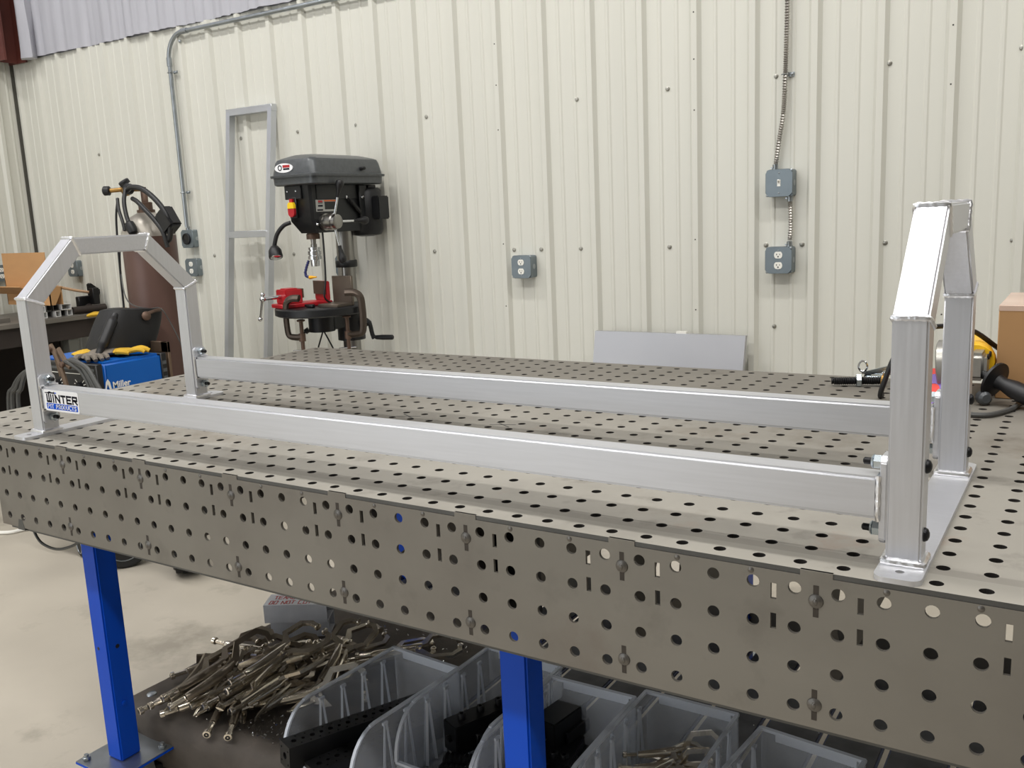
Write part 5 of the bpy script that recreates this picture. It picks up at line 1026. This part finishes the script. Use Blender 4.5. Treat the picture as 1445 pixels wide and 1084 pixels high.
# clear bins
m_bin = clear_plastic('bin_wall', (232, 238, 247), .22, .3); m_rim = clear_plastic('bin_rim', (224, 230, 240), .66, .3)
BL, BW, BH, ST, LP = 13.2, 7.7, 6.5, 10.2, 2.5
def side_poly():
    P = [(0, 0), (BL, 0), (BL, BH), (BL - ST, BH)]
    for k in range(1, 9):
        a = R(90 * k / 8); P.append(((BL - ST) * (1 - math.sin(a)), LP + (BH - LP) * math.cos(a)))
    return P
def bin_proto(label):
    t = thing('storage_bin', label, 'bin', (0, 0, 0), group='clear bins on the lower shelf')
    P = side_poly(); tk = .1
    for x in (0, BW - tk):
        g = G(); g.prism(P, (x, 0, 0), (0, 1, 0), (0, 0, 1), (tk, 0, 0)); part('side_wall', g, m_bin, t)
    g = G(); g.box(tk, BW - tk, BL - tk, BL, 0, BH); part('back_wall', g, m_bin, t)
    g = G(); g.box(tk, BW - tk, 0, tk, 0, LP); part('front_lip', g, m_bin, t)
    g = G(); g.box(tk, BW - tk, tk, BL - tk, 0, tk); part('bin_floor', g, m_bin, t)
    top = [(BL, BH)] + P[3:]
    for x in (-.08, BW - .2):
        g = G()
        for i in range(len(top) - 1):
            (a, b_), (c, d) = top[i], top[i + 1]; v = Vector((c - a, d - b_)).normalized(); n_ = Vector((-v.y, v.x)) * -.13
            g.loft([[Vector((x_, a, b_ - .1))] + [Vector((x_, a, b_ + .08))] + [Vector((x_, c, d + .08)), Vector((x_, c, d - .1))] for x_ in (x, x + .28)] if abs(v.y) < .3 else [[Vector((x_, a - .1, b_)), Vector((x_, a + .1, b_)), Vector((x_, c + .1, d)), Vector((x_, c - .1, d))] for x_ in (x, x + .28)])
        part('rim', g, m_rim, t)
    g = G(); g.box(0, BW, BL - .25, BL + .08, BH - .12, BH + .1); g.box(1.2, BW - .6, BL - .12, BL - .02, BH - .75, BH - .1); part('rim', g, m_rim, t)
    g = G(); g.box(0, BW, -.1, .18, LP - .14, LP + .08); part('rim', g, m_rim, t)
    for x, s_ in ((tk, 1), (BW - tk, -1)):
        for k in range(4):
            y = 4.2 + 2.45 * k; g = G()
            for dy in (-.62, .62):
                g.loft([[Vector((x, y + .12 * (dy > 0) * 2 - .12 - .08, BH - .8)), Vector((x + s_ * .16, y + .12 * (dy > 0) * 2 - .12, BH - .8)), Vector((x, y + .12 * (dy > 0) * 2 - .12 + .08, BH - .8))], [Vector((x, y + dy - .12, .2)), Vector((x + s_ * .24, y + dy, .2)), Vector((x, y + dy + .12, .2))]])
            g.box(min(x, x + s_ * .2), max(x, x + s_ * .2), y - .26, y + .26, BH - .85, BH - .62); part('rib', g, m_rim, t)
    return t
BINS = [(24.75, 18.4, -4, 'first clear bin from the clamp heap, holding two long black bars'), (32.5, 22.3, -1, 'second clear bin from the clamp heap, holding black blocks with socket screws'), (40.25, 20.3, 1, 'clear bin directly behind the middle blue leg, full of black fixture parts'),
        (48.2, 21.8, 0, 'clear bin holding shiny locking clamps'), (57.9, 20.9, -6, 'last clear bin at the picture bottom, nearest the camera')]
b0 = None
for x, y, a, lab in BINS:
    if b0 is None: b0 = o = bin_proto(lab)
    else: o = dup(b0, label=lab)
    M = Matrix.Rotation(R(a), 3, 'Z'); q = M @ Vector((0, BL, 0)); o.location = W((x - q.x, y - q.y, SH + .02)); o.rotation_euler = (0, 0, R(a))
# black perforated bars in the first bin
m_bb = pm('black_bar', (30, 30, 31), .38, .4, .2, 20)
def bar(p, d, L_, w_, h, label):
    d = Vector(d).normalized(); y = Vector((0, 0, 1)).cross(d).normalized(); z = d.cross(y); M = Matrix((d, y, z)).transposed().to_4x4(); M.translation = Vector(p)
    t = thing('perforated_bar', label, 'bar', p)
    hs = [circ(.6 + .8 * i, 0, .17 if i % 2 else .24, 10) for i in range(int((L_ - .6) / .8) + 1)] + [circ(1.0 + .8 * i, s_ * w_ * .33, .09, 6) for i in range(int((L_ - 1) / .8)) for s_ in (-1, 1)]
    g = plate_holes(rect(0, L_, -w_ / 2, w_ / 2), hs, (0, 0, h - .2), (1, 0, 0), (0, 1, 0), (0, 0, 1), .4); bmesh.ops.transform(g.b, matrix=M, verts=g.b.verts); part('top_flange', g, m_bb, t, smooth=0)
    g = G(); g.box(0, L_, -w_ / 2, w_ / 2, 0, h - .4); bmesh.ops.transform(g.b, matrix=M, verts=g.b.verts); part('bar_body', g, m_bb, t)
    g = plate_holes(rect(-w_ / 2, w_ / 2, 0, h), [circ(0, h / 2, .3, 12)] + [circ(sx_ * w_ * .32, h / 2 + sz_ * h * .28, .1, 8) for sx_ in (-1, 1) for sz_ in (-1, 1)], (-.1, 0, 0), (0, 1, 0), (0, 0, 1), (1, 0, 0), .2); bmesh.ops.transform(g.b, matrix=M, verts=g.b.verts); part('end_plate', g, m_bb, t, smooth=0)
bar((25.05, 4.4, -25.45), (.34, .94, -.06), 12.6, 1.8, 2.0, 'long black perforated bar, the higher of two in the first clear bin')
bar((27.3, 4.9, -27.0), (.32, .94, .0), 12.3, 1.9, 2.0, 'long black perforated bar, the lower one beside it in the first clear bin')
# black fixture blocks
def block(p, ang, dx, dy, dz, label, screws=2, name='fixture_block'):
    t = thing(name, label, 'block', p); M = Matrix.Translation(p) @ Matrix.Rotation(R(ang), 4, 'Z')
    def pp(nm, g): bmesh.ops.transform(g.b, matrix=M, verts=g.b.verts); return part(nm, g, m_bb, t)
    g = G(); g.box(-dx / 2, dx / 2, -dy / 2, dy / 2, 0, dz, .08, 2); pp('block_body', g)
    g = G(); g.box(-dx / 2 - .3, dx / 2 + .3, -dy * .2, dy * .5, dz * .15, dz * .55, .06); pp('side_flange', g)
    for i in range(screws):
        y = -dy * .3 + i * dy * .6 / max(1, screws - 1); g = G(); g.lathe([(.34, 0), (.34, .45), (.3, .5), (.16, .5), (.16, .3)], (0, y, dz), (0, 0, 1), 14); pp('socket_screw', g)
    g = G(); g.lathe([(.3, 0), (.3, .3), (.15, .32)], (0, -dy / 2, dz * .5), (0, -1, 0), 12); pp('dowel', g)
z0 = SH + .14
block((35.4, 16.6, z0 + 1.2), -22, 2.0, 6.2, 2.6, 'long black fixture block with two socket screws in the second clear bin', 3)
block((37.6, 17.6, z0), -22, 1.8, 5.6, 2.8, 'black fixture block behind the one with socket screws in the second clear bin', 2)
block((41.7, 19.0, z0 + 1.6), -8, 2.3, 4.4, 2.8, 'large black angle block on top of the parts behind the blue leg', 0)
block((42.6, 17.2, z0 + .4), 12, 3.0, 4.6, 1.8, 'wide black block under the large angle block behind the blue leg', 2)
block((44.2, 15.2, z0), 30, 2.2, 3.8, 2.0, 'black block low in the bin, in front of the wide black block', 2)
block((42.0, 13.2, z0 + .2), -10, 2.0, 3.0, 2.4, 'black block lowest in the bin behind the blue leg', 1)
block((38.9, 12.6, z0 + .5), -5, 1.8, 3.2, 2.4, 'small black cube block against the blue leg side of the second bin', 0)
for k, (x, y, z, lab) in enumerate(((35.4, 12.6, z0 + .95, 'black ribbed bushing on top in the second clear bin'), (35.9, 11.2, z0 + .9, 'black ribbed bushing lying in front of the first one'))):
    g = G(); pr_ = []
    for i in range(13): pr_.append((.92 if i % 2 else .76, i * .2))
    g.lathe([(.5, 0)] + pr_ + [(.5, 2.45)], (x - 1, y, z), (1, .35, 0), 18); solo('ribbed_bushing', g, m_bb, lab, 'bushing', (x, y, z))
g = G(); g.cyl((42.2, 21.2 - 2, z0 + 1.0), (43.2, 18.9, z0 + 1.3), .0001, n=4); 
for k, (x, y, lab) in enumerate(((45.3, 18.3, 'small round black knob standing in the bin behind the blue leg'), (46.2, 17.0, 'second small round black knob beside it, nearer the bin wall'))):
    g = G(); g.lathe([(.55, 0), (.55, 1.0), (.4, 1.05), (.4, 1.5), (.2, 1.55)], (x, y, z0), (0, 0, 1), 16); solo('round_knob', g, m_bb, lab, 'knob', (x, y, z0))
g = G(); g.box(45.0, 46.8, 19.3, 19.45, z0, z0 + .15, M=None); solo('bright_pin', g, m_chr, 'bright little pin on the bin floor behind the black blocks', 'pin', (45.9, 19.4, z0))
# locking clamps in the fourth bin
BC = [((48.9, 17.6, -24.6), (.86, .5, .0), 75, 2, 'bright locking clamp, topmost of the levers in the clamp bin'), ((48.8, 16.9, -25.3), (.9, .42, .0), 85, 2, 'bright locking clamp, second of the levers in the clamp bin'), ((49.0, 16.2, -26.0), (.9, .4, .0), 80, 0, 'dark locking clamp, lowest of the levers in the clamp bin'),
      ((50.4, 14.6, -24.7), (.5, .86, .02), 10, 2, 'locking clamp with square open jaw, nearer of two in the clamp bin'), ((50.8, 12.8, -25.5), (.55, .83, .02), 5, 2, 'locking clamp with square open jaw, lower of two in the clamp bin'), ((54.4, 20.0, -26.4), (-.85, -.1, .02), 10, 2, 'locking clamp lying at the back of the clamp bin'),
      ((49.4, 15.4, -26.7), (.8, .55, .0), 40, 1, 'locking clamp on the floor of the clamp bin, under the levers')]
for p, d, roll, k, lab in BC:
    o = dup(protos[k], label=lab); o['group'] = 'locking clamps in the fourth bin'; pose(o, p, d, roll, .62)
